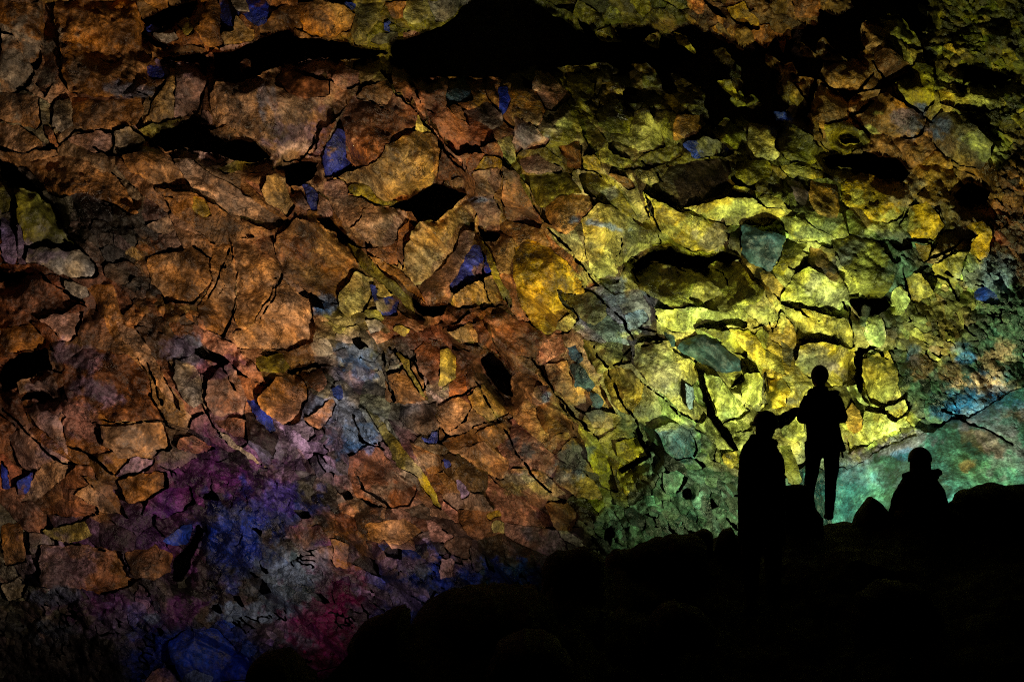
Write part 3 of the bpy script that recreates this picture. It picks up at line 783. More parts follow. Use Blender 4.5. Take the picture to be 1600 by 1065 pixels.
def pig(x, y):
    """regional mineral colour"""
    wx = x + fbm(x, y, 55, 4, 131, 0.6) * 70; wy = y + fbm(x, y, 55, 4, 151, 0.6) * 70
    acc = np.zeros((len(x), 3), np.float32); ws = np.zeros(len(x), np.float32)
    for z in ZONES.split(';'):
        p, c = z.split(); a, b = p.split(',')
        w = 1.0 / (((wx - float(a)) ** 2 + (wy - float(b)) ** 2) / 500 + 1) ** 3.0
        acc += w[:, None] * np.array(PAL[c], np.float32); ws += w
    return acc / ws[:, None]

PIG = np.empty((NY * NX, 3), np.float32)
vxf, vyf = VX.ravel(), VY.ravel()
for a in range(0, len(vxf), 120000):
    PIG[a:a + 120000] = pig(vxf[a:a + 120000], vyf[a:a + 120000])
STAIN_N = fbm(VX, VY, 24, 5, 171, 0.65).ravel()
STAIN_L = []
for s in STAINS.replace('\n', ';').split(';'):
    c, p, r, an, st = s.split(); a, b = map(float, p.split(',')); rx, ry = map(float, r.split(',')); th = -math.radians(float(an))
    STAIN_L.append((np.array(PAL[c], np.float32), a, b, rx, ry, th, float(st)))

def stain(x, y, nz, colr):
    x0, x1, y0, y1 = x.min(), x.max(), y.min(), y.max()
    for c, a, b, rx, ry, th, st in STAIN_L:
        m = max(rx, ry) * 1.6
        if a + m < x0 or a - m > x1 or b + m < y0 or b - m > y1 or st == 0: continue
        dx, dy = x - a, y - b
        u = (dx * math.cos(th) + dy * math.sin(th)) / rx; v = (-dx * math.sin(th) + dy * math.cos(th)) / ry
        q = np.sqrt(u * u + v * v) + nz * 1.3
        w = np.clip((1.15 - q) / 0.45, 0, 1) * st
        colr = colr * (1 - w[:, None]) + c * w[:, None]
    return colr

MPP = 20.0 / FPX                                        # metres per photo pixel on the wall
LX, LY = 1300.0, 900.0                                  # foot of the main glow, for which way the cleaved faces look
order = np.argsort(L2.ravel(), kind='stable')
labs = L2.ravel()[order]
starts = np.searchsorted(labs, np.arange(len(info))); ends = np.searchsorted(labs, np.arange(len(info)), side='right')
rimf = rim.ravel()

def world_pts(x, y, d):
    X = (x - 800) / FPX * d; Z = (532.5 - y) / FPX * d
    return np.stack([X, d * CP - Z * SP, d * SP + Z * CP + CAMZ], 1)

def build_stone(k):
    """vertices, quads and pigment of one stone of the wall"""
    cells = order[starts[k]:ends[k]]
    r, c = cells // (NX - 1), cells % (NX - 1)
    v00 = r * NX + c
    corner = np.stack([v00, v00 + NX, v00 + NX + 1, v00 + 1], 1)
    vid, q = np.unique(corner, return_inverse=True); q = q.reshape(-1, 4).astype(np.int32)
    x, y = vxf[vid], vyf[vid]
    code, tilt, h, rough = info[k]
    mx, my = x.mean(), y.mean()
    rg = random.Random(k * 7 + 3)
    sx, sy = (x - mx) * MPP, -(y - my) * MPP                # metres right / up on the face
    ext = max(0.12, math.sqrt(len(cells)) * STEP * MPP)
    lx, ly = (LX - mx), -(LY - my); ln = math.hypot(lx, ly) + 1e-6; lx /= ln; ly /= ln
    t = 0.34 * tilt
    sg = 0.15 if code != '*' else 0.075
    gxx = -t * lx + rg.gauss(0, sg); gyy = -t * ly + rg.gauss(0, sg)
    d = gxx * sx + gyy * sy
    # cleavage faces cutting the corners off
    nf = 0 if rough < 0.5 else (4 if ext > 0.35 else 2)
    for f in range(nf):
        a = rg.uniform(0, 2 * math.pi); sl = rg.uniform(0.25, 0.8)
        off = rg.uniform(0.16, 0.5) * ext
        d = np.minimum(d, gxx * sx + gyy * sy - sl * (math.cos(a) * sx + math.sin(a) * sy - off))
    d = np.clip(d, -0.32, 0.32)
    if rough < 0.5: d = d * .3 - .06
    amp = rough * min(1.0, 0.35 + ext * 0.6)
    d = d + 0.055 * h * min(1.0, ext + .35)
    d += amp * (0.05 * FB.ravel()[vid] + (0.50 if code == '*' else 0.38) * FACET.ravel()[vid] - 0.05 * ridge.ravel()[vid] - 0.08 * strat.ravel()[vid])
    # worn rim
    e = np.zeros(len(vid), np.float32); n = e.copy()
    for j in range(4): np.add.at(e, q[:, j], rimf[cells]); np.add.at(n, q[:, j], 1)
    e = e / np.maximum(n, 1)
    bev = np.clip(1 - e / (1.2 if ext < 0.5 else 2.4), 0, 1)
    d -= (0.006 if ext < 0.5 else 0.022) * bev * bev
    d -= 0.38 * SINK.ravel()[vid]                              # the rock rounds off into a hollow
    dep = base.ravel()[vid] - d
    P = world_pts(x, y, dep)
    # pigment
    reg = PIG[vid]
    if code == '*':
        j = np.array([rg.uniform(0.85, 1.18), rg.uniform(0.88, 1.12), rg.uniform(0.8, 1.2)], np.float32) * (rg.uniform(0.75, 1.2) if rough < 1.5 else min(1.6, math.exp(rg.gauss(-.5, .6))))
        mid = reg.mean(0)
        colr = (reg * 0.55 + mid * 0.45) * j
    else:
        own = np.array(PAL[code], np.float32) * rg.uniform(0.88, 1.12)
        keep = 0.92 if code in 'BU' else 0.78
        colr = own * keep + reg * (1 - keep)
        v = 1 + 1.0 * fbm(x, y, 44, 4, 300 + k % 50, .6)
        a = rg.uniform(0.2, 1.3)                              # seep streaks down the face
        st_ = fbm(x * math.cos(a) + y * math.sin(a), (-x * math.sin(a) + y * math.cos(a)) * 6, 60, 3, 350 + k % 40)
        v += 0.6 * st_
        colr = colr * np.clip(v, .35, 2)[:, None]
        hs = fbm(x, y, 52, 4, 390 + k % 30, .6)               # rusty and pale variants of the same crust
        colr *= np.stack([1 + .25 * hs, np.ones_like(hs), 1 - .5 * hs], 1)
    if code not in 'BU*': colr = colr * (1 + .3 * np.clip(1 - e / 2.5, 0, 1))[:, None]   # freshly chipped arris
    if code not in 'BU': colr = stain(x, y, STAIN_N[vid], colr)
    if code == 'B':                                          # rusty crust left on part of the blue faces
        w = np.clip((fbm(x, y, 30, 5, 700 + k, .62) - .22) / .08, 0, .8)[:, None]
        colr = colr * (1 - w) + reg * .7 * w
    lum = colr @ np.array([.3, .55, .15], np.float32)
    colr = lum[:, None] + 1.2 * (colr - lum[:, None])
    colr = np.clip(colr, 0.003, 0.75)
    # flanks running back into the wall
    E = np.concatenate([q[:, [0, 1]], q[:, [1, 2]], q[:, [2, 3]], q[:, [3, 0]]])
    key = np.minimum(E[:, 0], E[:, 1]).astype(np.int64) * len(vid) + np.maximum(E[:, 0], E[:, 1])
    _, first, cn = np.unique(key, return_index=True, return_counts=True)
    B = E[first[cn == 1]]
    bv, bi = np.unique(B, return_inverse=True); bi = bi.reshape(-1, 2)
    back = world_pts(x[bv], y[bv], base.ravel()[vid][bv] + 0.95)
    n0 = len(vid)
    # split the rim so the flank shades with its own crisp edge
    top = P[bv]
    V = np.concatenate([P, top, back]); C = np.concatenate([colr, colr[bv] * 1.0, colr[bv] * 1.0])
    nb = len(bv)
    S = np.stack([n0 + bi[:, 1], n0 + bi[:, 0], n0 + nb + bi[:, 0], n0 + nb + bi[:, 1]], 1)
    return V, np.concatenate([q, S]), C

# the wall behind the stones, seen in the open joints and hollows
bx = np.arange(-420, 2021, 12.0); by = np.arange(-330, 1291, 12.0)
BX, BY = np.meshgrid(bx, by)
hd = np.zeros(BX.shape, np.float32)
hole2 = hole.reshape(NY - 1, NX - 1)
ii = np.clip(np.searchsorted(gx, bx) - 1, 0, NX - 2); jj = np.clip(np.searchsorted(gy, by) - 1, 0, NY - 2)
hd = hole2[np.ix_(jj, ii)]
for it in range(2):
    g = hd.copy(); g[1:] = np.maximum(g[1:], hd[:-1]); g[:-1] = np.maximum(g[:-1], hd[1:]); g[:, 1:] = np.maximum(g[:, 1:], hd[:, :-1]); g[:, :-1] = np.maximum(g[:, :-1], hd[:, 1:]); hd = g
bd = base_depth(BX, BY) + 0.7 + np.where(hd > 0.9, hd, 0) + 0.25 * fbm(BX, BY, 60, 3, 9)
Vb = world_pts(BX.ravel(), BY.ravel(), bd.ravel())
nx_, ny_ = len(bx), len(by)
q0 = (np.arange(ny_ - 1)[:, None] * nx_ + np.arange(nx_ - 1)[None, :]).ravel()
Qb = np.stack([q0, q0 + nx_, q0 + nx_ + 1, q0 + 1], 1)
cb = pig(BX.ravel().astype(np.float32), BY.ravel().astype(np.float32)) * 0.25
wall = link('cave_wall', mesh_quads('cave_wall', Vb, Qb, cb), M_ROCK)
wall['kind'] = 'structure'

areas = ends - starts
keepers = [k for k in range(N_TRACED) if areas[k] > 6]
auto = sorted((k for k in range(N_TRACED, len(info)) if areas[k] > 40), key=lambda k: -areas[k])
inview = [k for k in auto if -10 < seed_xy[k - N_TRACED][0] < 1610 and -10 < seed_xy[k - N_TRACED][1] < 1070]
single = set(keepers + inview[:max(0, 300 - len(keepers))])
rest_V, rest_Q, rest_C, off = [], [], [], 0
for k in range(len(info)):
    if areas[k] == 0: continue
    V, Q, C = build_stone(k)
    if k in single:
        sm = info[k][3] < 0.75
        link('stone', mesh_quads('stone', V, Q, C), M_SMOOTH if sm else M_ROCK, wall)
    else:
        rest_V.append(V); rest_Q.append(Q + off); rest_C.append(C); off += len(V)
link('crumbled_rock', mesh_quads('crumbled_rock', np.concatenate(rest_V), np.concatenate(rest_Q), np.concatenate(rest_C)), M_ROCK, wall, kind='stuff')
print('stones', len(single), 'rest', len(rest_V), 'grid', NX, NY)

# ---------------------------------------------------------------- ground: floor of the chamber and the rubble slope
def grid_mesh(P):
    P = np.asarray(P, np.float32); a, b = P.shape[:2]
    q0 = (np.arange(a - 1)[:, None] * b + np.arange(b - 1)[None, :]).ravel()
    return P.reshape(-1, 3), np.stack([q0, q0 + 1, q0 + b + 1, q0 + b], 1)

def cam_to_world(X, D, Z):
    return np.stack([X, D * CP - Z * SP, D * SP + Z * CP + CAMZ], -1)

fxs, fds = np.meshgrid(np.linspace(-26, 26, 80), np.linspace(1, 24, 60))
V, Q = grid_mesh(cam_to_world(fxs, fds, -6.6 + 0.5 * fbm(fxs, fds, 3.0, 4, 501) - 0.05 * fds))
link('cave_floor', mesh_quads('cave_floor', V, Q), M_LAVA, kind='structure')

# crest of the slope: photo pixel, metres away
CREST = [(-400, 1120, 6.5), (300, 1110, 6.8), (470, 1085, 7.0), (560, 1000, 7.6), (600, 985, 7.8), (660, 975, 8.0), (760, 950, 8.4), (845, 925, 9.0), (900, 890, 9.8),
         (960, 880, 10.6), (1040, 856, 11.4), (1100, 842, 12.0), (1160, 838, 12.2), (1215, 822, 12.4), (1250, 816, 12.5), (1300, 809, 12.7), (1360, 811, 12.7),
         (1400, 812, 12.5), (1500, 800, 12.4), (1600, 790, 12.2), (2000, 780, 12.0)]
cr = np.array(CREST, np.float32)
cols = np.linspace(-400, 2000, 301)
cyy = np.interp(cols, cr[:, 0], cr[:, 1]); cdd = np.interp(cols, cr[:, 0], cr[:, 2])
XC = (cols - 800) / FPX * cdd; ZC = (532.5 - cyy) / FPX * cdd
ZC = ZC + 0.10 * chip(XC * 60, cdd * 60, 34, 4, 515, .6)
rows = []
for t in np.linspace(0, 1, 70):
    D = 2.2 + (cdd - 2.2) * t
    X = (cols - 800) / FPX * D
    Zn = -3.05 + 0.028 * (D - 2.2)
    Z = Zn + (ZC - Zn) * t ** 1.25
    n = fbm(X, D, 1.1, 5, 511, 0.55) * 0.34 * (1 - t ** 6) - 0.16 * (1 - t ** 4) * np.abs(fbm(X, D, 0.5, 3, 512))
    rows.append(cam_to_world(X, D, Z + n - 0.02))
for t in np.linspace(0.06, 1, 16):
    D = cdd + 4.0 * t; X = (cols - 800) / FPX * D
    Z = ZC - 2.5 * t - 0.05 - 2.2 * np.clip(t - .7, 0, 1) * 4 + fbm(X, D, 1.0, 4, 513) * 0.2 * min(1, t * 4) - 0.02
    rows.append(cam_to_world(X, D, np.minimum(Z, ZC - .02)))
V, Q = grid_mesh(np.stack(rows))
link('rubble_slope', mesh_quads('rubble_slope', V, Q), M_LAVA, kind='structure')

def boulder(outline, d, thick, label, seed, rough=1.0, group=None):
    """a rock whose outline as seen from the path is given in photo pixels; rounded through its thickness"""
    P = pts(outline)
    seg = []                                             # resample the outline
    n = len(P)
    L = [np.hypot(*(P[(i + 1) % n] - P[i])) for i in range(n)]
    m = max(28, int(sum(L) / 4))
    cum = np.concatenate([[0], np.cumsum(L)])
    for s in np.linspace(0, cum[-1], m, endpoint=False):
        i = int(np.searchsorted(cum, s, side='right') - 1); i = min(i, n - 1)
        seg.append(P[i] + (P[(i + 1) % n] - P[i]) * ((s - cum[i]) / max(L[i], 1e-6)))
    S = np.array(seg)
    S += np.stack([chip(S[:, 0], S[:, 1], 26, 4, seed, .62), chip(S[:, 0], S[:, 1], 26, 4, seed + 1, .62)], 1) * 9 * rough
    c = S.mean(0)
    org = W(c[0], S[:, 1].max(), d)
    rings = []
    for a in np.linspace(-1, 1, 15):
        k = (1 - abs(a) ** 2.4) ** 0.5 * (1.0 if abs(a) < 1 else 0)
        q = c + (S - c) * max(k, 0.02)
        dd = d + a * thick * (0.8 + .4 * (fbm(S[:, 0], S[:, 1], 60, 3, seed + 5) + .5))
        # keep the true size: scale pixels about the rock's own middle distance
        X = (q[:, 0] - 800) / FPX * d; Z = (532.5 - q[:, 1]) / FPX * d
        bump_ = 0.12 * thick * chip(q[:, 0] + 37 * a, q[:, 1] + 71 * a, 30, 3, seed + 9) * (1 - abs(a) < .95)
        rings.append(cam_to_world(X + bump_ * abs(a), dd + bump_, Z + bump_ * abs(a)))
    R = np.stack(rings)                                  # rings x m
    R = np.concatenate([R, R[:, :1]], 1)
    V, Q = grid_mesh(R)
    V = V - np.array(org)
    me = mesh_quads('boulder', V, Q)
    bm = bmesh.new(); bm.from_mesh(me); bmesh.ops.remove_doubles(bm, verts=bm.verts, dist=0.002)
    bmesh.ops.recalc_face_normals(bm, faces=bm.faces); bm.to_mesh(me); bm.free()
    o = link('boulder', me, M_LAVA, label=label, category='boulder')
    o.location = org
    if group: o['group'] = group
    return o

G_B = 'black lava boulders along the crest of the slope'
boulder('540,1100 546,1040 549,1003 562,982 578,968 596,965 606,957 628,954 637,962 642,985 640,1100', 7.8, .5, 'tall knobbly topped black boulder at the left foot of the slope holding the ropes', 21, group=G_B)
boulder('632,1090 636,985 650,962 668,948 700,932 745,927 800,926 846,928 870,960 880,1090', 8.6, .9, 'broad black boulder with a long flat rounded top beside the knobbly one', 22, .7, group=G_B)
boulder('842,1000 843,925 847,890 858,873 872,863 898,860 922,854 938,862 945,885 950,1000', 9.6, .5, 'steep sided black boulder with a level top at the notch below the slabs', 23, .7, group=G_B)
boulder('938,980 943,890 950,872 962,861 985,857 1012,848 1040,840 1060,833 1085,836 1100,850 1110,980', 10.9, .6, 'long sloping black boulder rising towards the cloaked person', 24, .8, group=G_B)
boulder('1080,900 1084,838 1092,830 1104,826 1114,832 1120,900', 11.6, .25, 'small rounded black boulder just right of the long sloping one', 25, .8, group=G_B)
boulder('1118,910 1122,836 1132,828 1142,823 1150,832 1168,838 1172,910', 11.4, .25, 'small black boulder right at the left foot of the cloaked person', 26, .8, group=G_B)
boulder('1206,900 1214,770 1226,757 1246,755 1262,758 1268,770 1274,790 1284,810 1290,900', 12.3, .3, 'upright black boulder hiding the left foot of the standing person', 27, .5, group=G_B)
boulder('1328,850 1336,812 1346,793 1357,777 1362,776 1376,786 1388,800 1396,812 1400,850', 12.6, .28, 'pointed black boulder between standing and seated persons', 28, .4, group=G_B)
boulder('1468,900 1474,812 1482,800 1492,793 1500,774 1510,766 1530,763 1550,758 1580,760 1620,756 1680,770 1690,900', 12.1, .7, 'large flat topped black boulder at the right edge beside the seated person', 29, .6, group=G_B)
boulder('384,1130 390,1060 394,1040 404,1028 420,1022 438,1024 456,1030 468,1042 480,1056 492,1068 500,1130', 6.6, .35, 'lone round black boulder at the bottom of the picture, left of the ropes', 30, .5, group=G_B)
for k, (ol, d, t, lb) in enumerate((
        ('1010,1010 1020,960 1050,940 1090,948 1120,980 1115,1015', 8.8, .4, 'dim wide black boulder low on the slope in the middle of the dark foreground'),
        ('1330,1000 1345,930 1390,905 1440,915 1470,960 1465,1005', 9.2, .4, 'dim black boulder low on the slope straight below the seated person'),
        ('760,1060 775,1010 820,990 870,1000 895,1040 890,1070', 7.0, .4, 'dim black boulder low on the slope under the steep sided one'))):
    boulder(ol, d, t, lb, 40 + k, .8, group=G_B)

# pale grit added on the dark slope, the glints put into its colour
bmg = bmesh.new()
for k in range(90):
    px, py = random.uniform(860, 1590), random.uniform(850, 1060)
    d = 2.2 + (1300 - py) / 490 * 8.5
    p = W(px, py, d * .93)
    r = random.uniform(.003, .008)
    mt = Matrix.Translation(p) @ Matrix.Rotation(random.uniform(0, 3), 4, 'X') @ Matrix.Diagonal((r, r * 1.5, r * .7, 1))
    bmesh.ops.create_icosphere(bmg, subdivisions=1, radius=1, matrix=mt)
me = bpy.data.meshes.new('grit'); bmg.to_mesh(me); bmg.free()
link('grit', me, plain('pale_grit', (.3, .28, .25), .4), kind='stuff')

# ---------------------------------------------------------------- guide ropes
M_ROPE = plain('dark_rope', (.012, .011, .01), .9)
def rope(p, r, label):
    P = [W(*q) for q in p]
    bm = bmesh.new(); prev = None
    n = 40
    ctr = []
    for i in range(n + 1):
        t = i / n * (len(P) - 1); a = min(int(t), len(P) - 2); f = t - a
        ctr.append(P[a].lerp(P[a + 1], f))
    for i, c in enumerate(ctr):
        tan = (ctr[min(i + 1, n)] - ctr[max(i - 1, 0)]).normalized()
        u = tan.cross(Vector((0, 0, 1))).normalized(); v = tan.cross(u)
        ring = [bm.verts.new(c + (u * math.cos(a) + v * math.sin(a)) * r * (1 + .12 * math.sin(3 * a + i * 1.3))) for a in [k * math.pi / 4 for k in range(8)]]
        if prev:
            for k in range(8): bm.faces.new((prev[k], prev[(k + 1) % 8], ring[(k + 1) % 8], ring[k]))
        prev = ring
    me = bpy.data.meshes.new('rope'); bm.to_mesh(me); bm.free()
    o = link('rope', me, M_ROPE, label=label, category='rope', group='guide ropes tied between the boulders')
    return o
rope([(470, 1057, 6.6), (500, 1047, 6.9), (530, 1040, 7.2), (556, 1034, 7.5)], .0042, 'upper thin dark rope slanting from the round boulder up to the knobbly one')
rope([(300, 1072, 6.2), (360, 1063, 6.3), (420, 1060, 6.5), (490, 1064, 6.8), (520, 1058, 7.1), (556, 1052, 7.5)], .0042, 'lower thin dark rope running past the round boulder along the bottom edge')
rope([(505, 1072, 6.8), (522, 1064, 7.0), (556, 1054, 7.5)], .0042, 'short thin dark rope rising from the bottom edge to the knobbly boulder')

# ---------------------------------------------------------------- people
def tube(bm, centres, radii, seg=16, caps=True):
    """loft of ellipses: centres are Vectors, radii (across, deep)"""
    rings = []
    n = len(centres)
    for i, c in enumerate(centres):
        tan = (centres[min(i + 1, n - 1)] - centres[max(i - 1, 0)]).normalized()
        ref = Vector((0, 1, 0)) if abs(tan.y) < .8 else Vector((0, 0, 1))
        u = ref.cross(tan).normalized(); v = tan.cross(u).normalized()
        r = radii[i]; r = (r, r) if not isinstance(r, tuple) else r
        rings.append([bm.verts.new(c + u * math.cos(a) * r[0] + v * math.sin(a) * r[1]) for a in [2 * math.pi * k / seg for k in range(seg)]])
    for a, b in zip(rings[:-1], rings[1:]):
        for k in range(seg): bm.faces.new((a[k], a[(k + 1) % seg], b[(k + 1) % seg], b[k]))
    if caps:
        bm.faces.new(rings[0][::-1]); bm.faces.new(rings[-1])

def ball(bm, c, r, seg=20):
    bmesh.ops.create_uvsphere(bm, u_segments=seg, v_segments=seg // 2 + 2, radius=1, matrix=Matrix.Translation(c) @ Matrix.Diagonal((*r, 1)))

def fuse(name, bm, mat, parent, voxel=0.012, smooth=4, noise=0.0, seed=0):
    """one continuous surface out of overlapping shapes"""
    bmesh.ops.recalc_face_normals(bm, faces=bm.faces)
    me = bpy.data.meshes.new(name); bm.to_mesh(me); bm.free()
    o = bpy.data.objects.new(name, me); COL.objects.link(o)
    r = o.modifiers.new('r', 'REMESH'); r.mode = 'VOXEL'; r.voxel_size = voxel
    s = o.modifiers.new('s', 'SMOOTH'); s.iterations = smooth; s.factor = .5
    dg = bpy.context.evaluated_depsgraph_get()
    me2 = bpy.data.meshes.new_from_object(o.evaluated_get(dg))
    bpy.data.objects.remove(o); bpy.data.meshes.remove(me)
    me2.name = name
    if noise:
        nv = len(me2.vertices); co = np.empty(nv * 3, np.float32); me2.vertices.foreach_get('co', co); co = co.reshape(-1, 3)
        no = np.empty(nv * 3, np.float32); me2.vertices.foreach_get('normal', no); no = no.reshape(-1, 3)
        f = fbm(co[:, 0] + co[:, 1] * 1.7, co[:, 2] - co[:, 1] * .6, .09, 3, seed) - .6 * np.abs(fbm(co[:, 0] * 1.3 + co[:, 2] * .5, co[:, 2], .05, 2, seed + 3))
        co += no * (f * noise)[:, None]; me2.vertices.foreach_set('co', co.ravel())
    me2.polygons.foreach_set('use_smooth', np.ones(len(me2.polygons), bool))
    me2.update()
    return link(name, me2, mat, parent)

def V3(*a): return Vector(a)

def hand(bm, wrist, direction, side, curl=0.5, s=1.0):
    """palm, four unequal bent fingers and a thumb from the side of the palm"""
    f = direction.normalized(); up = V3(0, 0, 1)
    sd = f.cross(up).normalized() * side; nrm = sd.cross(f).normalized() * side
    palm = wrist + f * .05 * s
    tube(bm, [wrist - f * .02, wrist + f * .02 * s, wrist + f * .06 * s, wrist + f * .095 * s], [(.026 * s, .02 * s), (.036 * s, .017 * s), (.042 * s, .016 * s), (.038 * s, .013 * s)], 12)
    for k, (off, ln) in enumerate(((-.030, .070), (-.010, .080), (.010, .076), (.029, .060))):
        p = wrist + f * .085 * s + sd * off * s; q = [p]
        dv = f.copy()
        for j, (sg, rot) in enumerate(((.45, .35), (.32, .8), (.23, .7))):
            dv = (dv * math.cos(rot * curl) - nrm * math.sin(rot * curl)).normalized()
            q.append(q[-1] + dv * ln * sg * s)
        tube(bm, q, [.0095 * s, .009 * s, .0082 * s, .007 * s], 8)
    p = wrist + f * .03 * s - sd * .03 * s
    t = (f * .6 - sd * .8).normalized()
    tube(bm, [p, p + t * .03 * s, p + (t + f * .8).normalized() * .058 * s - nrm * .01, p + (t + f * 1.6).normalized() * .08 * s - nrm * .022], [.013 * s, .0115 * s, .010 * s, .008 * s], 8)

def head(bm, c, s=1.0, yaw=0.0):
    """head facing +y turned by yaw: skull, jaw, nose, lips, brow, ears, eye sockets"""
    R = Matrix.Rotation(yaw, 3, 'Z')
    def at(x, y, z): return c + R @ V3(x * s, y * s, z * s)
    ball(bm, at(0, -.008, .03), (.077 * s, .093 * s, .09 * s))
    ball(bm, at(0, .03, -.045), (.058 * s, .06 * s, .065 * s))
    tube(bm, [at(0, .082, .03), at(0, .104, -.005), at(0, .112, -.02), at(0, .092, -.03)], [.010 * s, .013 * s, .017 * s, .012 * s], 8)
    ball(bm, at(0, .086, -.056), (.026 * s, .013 * s, .008 * s), 10)
    ball(bm, at(0, .084, -.068), (.022 * s, .013 * s, .008 * s), 10)
    ball(bm, at(0, .07, -.095), (.028 * s, .022 * s, .02 * s), 10)
    for sx in (-1, 1):
        ball(bm, at(sx * .032, .08, .028), (.026 * s, .014 * s, .008 * s), 10)
        ball(bm, at(sx * .032, .074, .008), (.013 * s, .012 * s, .009 * s), 10)
        ball(bm, at(sx * .078, -.005, -.005), (.011 * s, .02 * s, .032 * s), 10)
        ball(bm, at(sx * .045, .06, -.03), (.024 * s, .02 * s, .022 * s), 10)

M_SKIN = plain('skin', (.35, .21, .15), .6)
M_JACKET = plain('dark_jacket_fabric', (.014, .014, .018), .85, 40)
M_COAT = plain('black_coat_fabric', (.012, .011, .012), .9, 35)
M_TROUSER = plain('dark_trouser_fabric', (.012, .012, .016), .9, 60)
M_HELMET = plain('dark_helmet_shell', (.02, .02, .024), .6, 12)
M_BAND = plain('grey_helmet_band', (.015, .015, .016), .95, 60)
M_BOOT = plain('boot_leather', (.015, .013, .012), .8, 30)
M_HAIR = plain('dark_hair', (.02, .014, .01), .8, 90)
M_OLIVE = plain('olive_yellow_trim', (.45, .42, .04), .8, 45)
M_GREYP = plain('grey_trouser_fabric', (.022, .022, .023), .9, 55)
M_STRAP = plain('webbing_strap', (.03, .03, .034), .8, 80)

def empty(name, loc, label, cat, group):
    o = bpy.data.objects.new(name, None); COL.objects.link(o); o.location = loc; o.empty_display_size = .2
    o['label'] = label; o['category'] = cat; o['group'] = group
    return o
G_P = 'people standing and sitting on the crest of the slope'

def helmet(parent, c, s, tilt=0.0, brim=True, rz=1.0):
    bm = bmesh.new()
    T = Matrix.Translation(c) @ Matrix.Rotation(tilt, 4, 'Y')
    bmesh.ops.create_uvsphere(bm, u_segments=32, v_segments=20, radius=1, matrix=T @ Matrix.Diagonal((.104 * s, .125 * s, .108 * s * rz, 1)))
    inv = T.inverted()
    bmesh.ops.delete(bm, geom=[v for v in bm.verts if (inv @ v.co).z < -.030 * s], context='VERTS')
    if brim:
        e = [x for x in bm.edges if x.is_boundary]
        r = bmesh.ops.extrude_edge_only(bm, edges=e)
        for v in [g for g in r['geom'] if isinstance(g, bmesh.types.BMVert)]:
            q = inv @ v.co; q.x *= 1.10; q.y *= 1.14; q.z -= .008; v.co = T @ q
    me = bpy.data.meshes.new('helmet'); bm.to_mesh(me); bm.free()
    for p in me.polygons: p.use_smooth = True
    o = link('helmet', me, M_HELMET, parent)
    md = o.modifiers.new('solid', 'SOLIDIFY'); md.thickness = .008; md.offset = 0
    # strap band that runs round the shell, and a lamp bracket at its front
    bm = bmesh.new()
    n = 40; A = []
    for k in range(n):
        a = 2 * math.pi * k / n
        A.append([bm.verts.new(T @ V3(math.cos(a) * .1055 * s * w, math.sin(a) * .1265 * s * w, z * s)) for z, w in ((.0, 1.0), (.012, .995), (.012, 1.02), (.0, 1.025))])
    for k in range(n):
        b, d = A[k], A[(k + 1) % n]
        for j in range(4): bm.faces.new((b[j], b[(j + 1) % 4], d[(j + 1) % 4], d[j]))
    me = bpy.data.meshes.new('headband'); bm.to_mesh(me); bm.free(); link('headband', me, M_BAND, o)
    bm = bmesh.new(); tube(bm, [T @ V3(0, .118 * s, .01 * s), T @ V3(0, .15 * s, .01 * s), T @ V3(0, .158 * s, .01 * s)], [.022 * s, .02 * s, .017 * s], 14)
    me = bpy.data.meshes.new('head_lamp'); bm.to_mesh(me); bm.free(); link('head_lamp', me, M_STRAP, o)
    return o

def boot(parent, p, yaw=0.0):
    bm = bmesh.new(); R = Matrix.Rotation(yaw, 3, 'Z')
    tube(bm, [p + V3(0, 0, .2), p + V3(0, 0, .1), p + V3(0, .0, .045)], [(.05, .055), (.048, .055), (.045, .06)], 14)
    tube(bm, [p + R @ V3(0, -.07, .035), p + R @ V3(0, .02, .045), p + R @ V3(0, .12, .038), p + R @ V3(0, .18, .03)], [(.036, .034), (.046, .045), (.046, .036), (.034, .026)], 14)
    return fuse('boot', bm, M_BOOT, parent, .012, 3)

# --- the standing person, elbows out, hands together before the chest, seen from behind
d1 = 12.62
root = empty('person', W(1285, 813, d1), 'person standing tallest against the bright rock, seen from behind, elbows out, legs apart', 'person', G_P)
K = FPX / d1
R1 = W(1285, 813, d1)
def p1(px, py, y=0.0):
    q = at_plane(px, py, R1.y) - R1
    return V3(q.x, y, q.z)
bm = bmesh.new()
hc = p1(1281, 592, .02)
head(bm, hc, 1.0)
tube(bm, [p1(1282, 622, -.01), p1(1282, 606, .0), p1(1281, 596, .01)], [.062, .056, .056])
tube(bm, [p1(1285, 706), p1(1285, 690), p1(1285, 664), p1(1284, 640, -.01), p1(1283, 624, -.01), p1(1282, 616, 0)], [(.155, .1), (.15, .1), (.135, .095), (.15, .1), (.15, .085), (.07, .06)], 20)
for sx, sh, el, wr in ((-1, (1264, 624), (1254, 655), (1276, 648)), (1, (1303, 625), (1318, 655), (1291, 648))):
    S, E, Wr = p1(*sh, 0), p1(*el, .02), p1(*wr, .24)
    tube(bm, [S, S.lerp(E, .5), E], [.05, .046, .038]); tube(bm, [E, E.lerp(Wr, .4), Wr], [.038, .036, .026])
    ball(bm, E, (.038, .038, .038), 10)
    hand(bm, Wr, V3(-sx * .35, .75, .25), sx, .9)
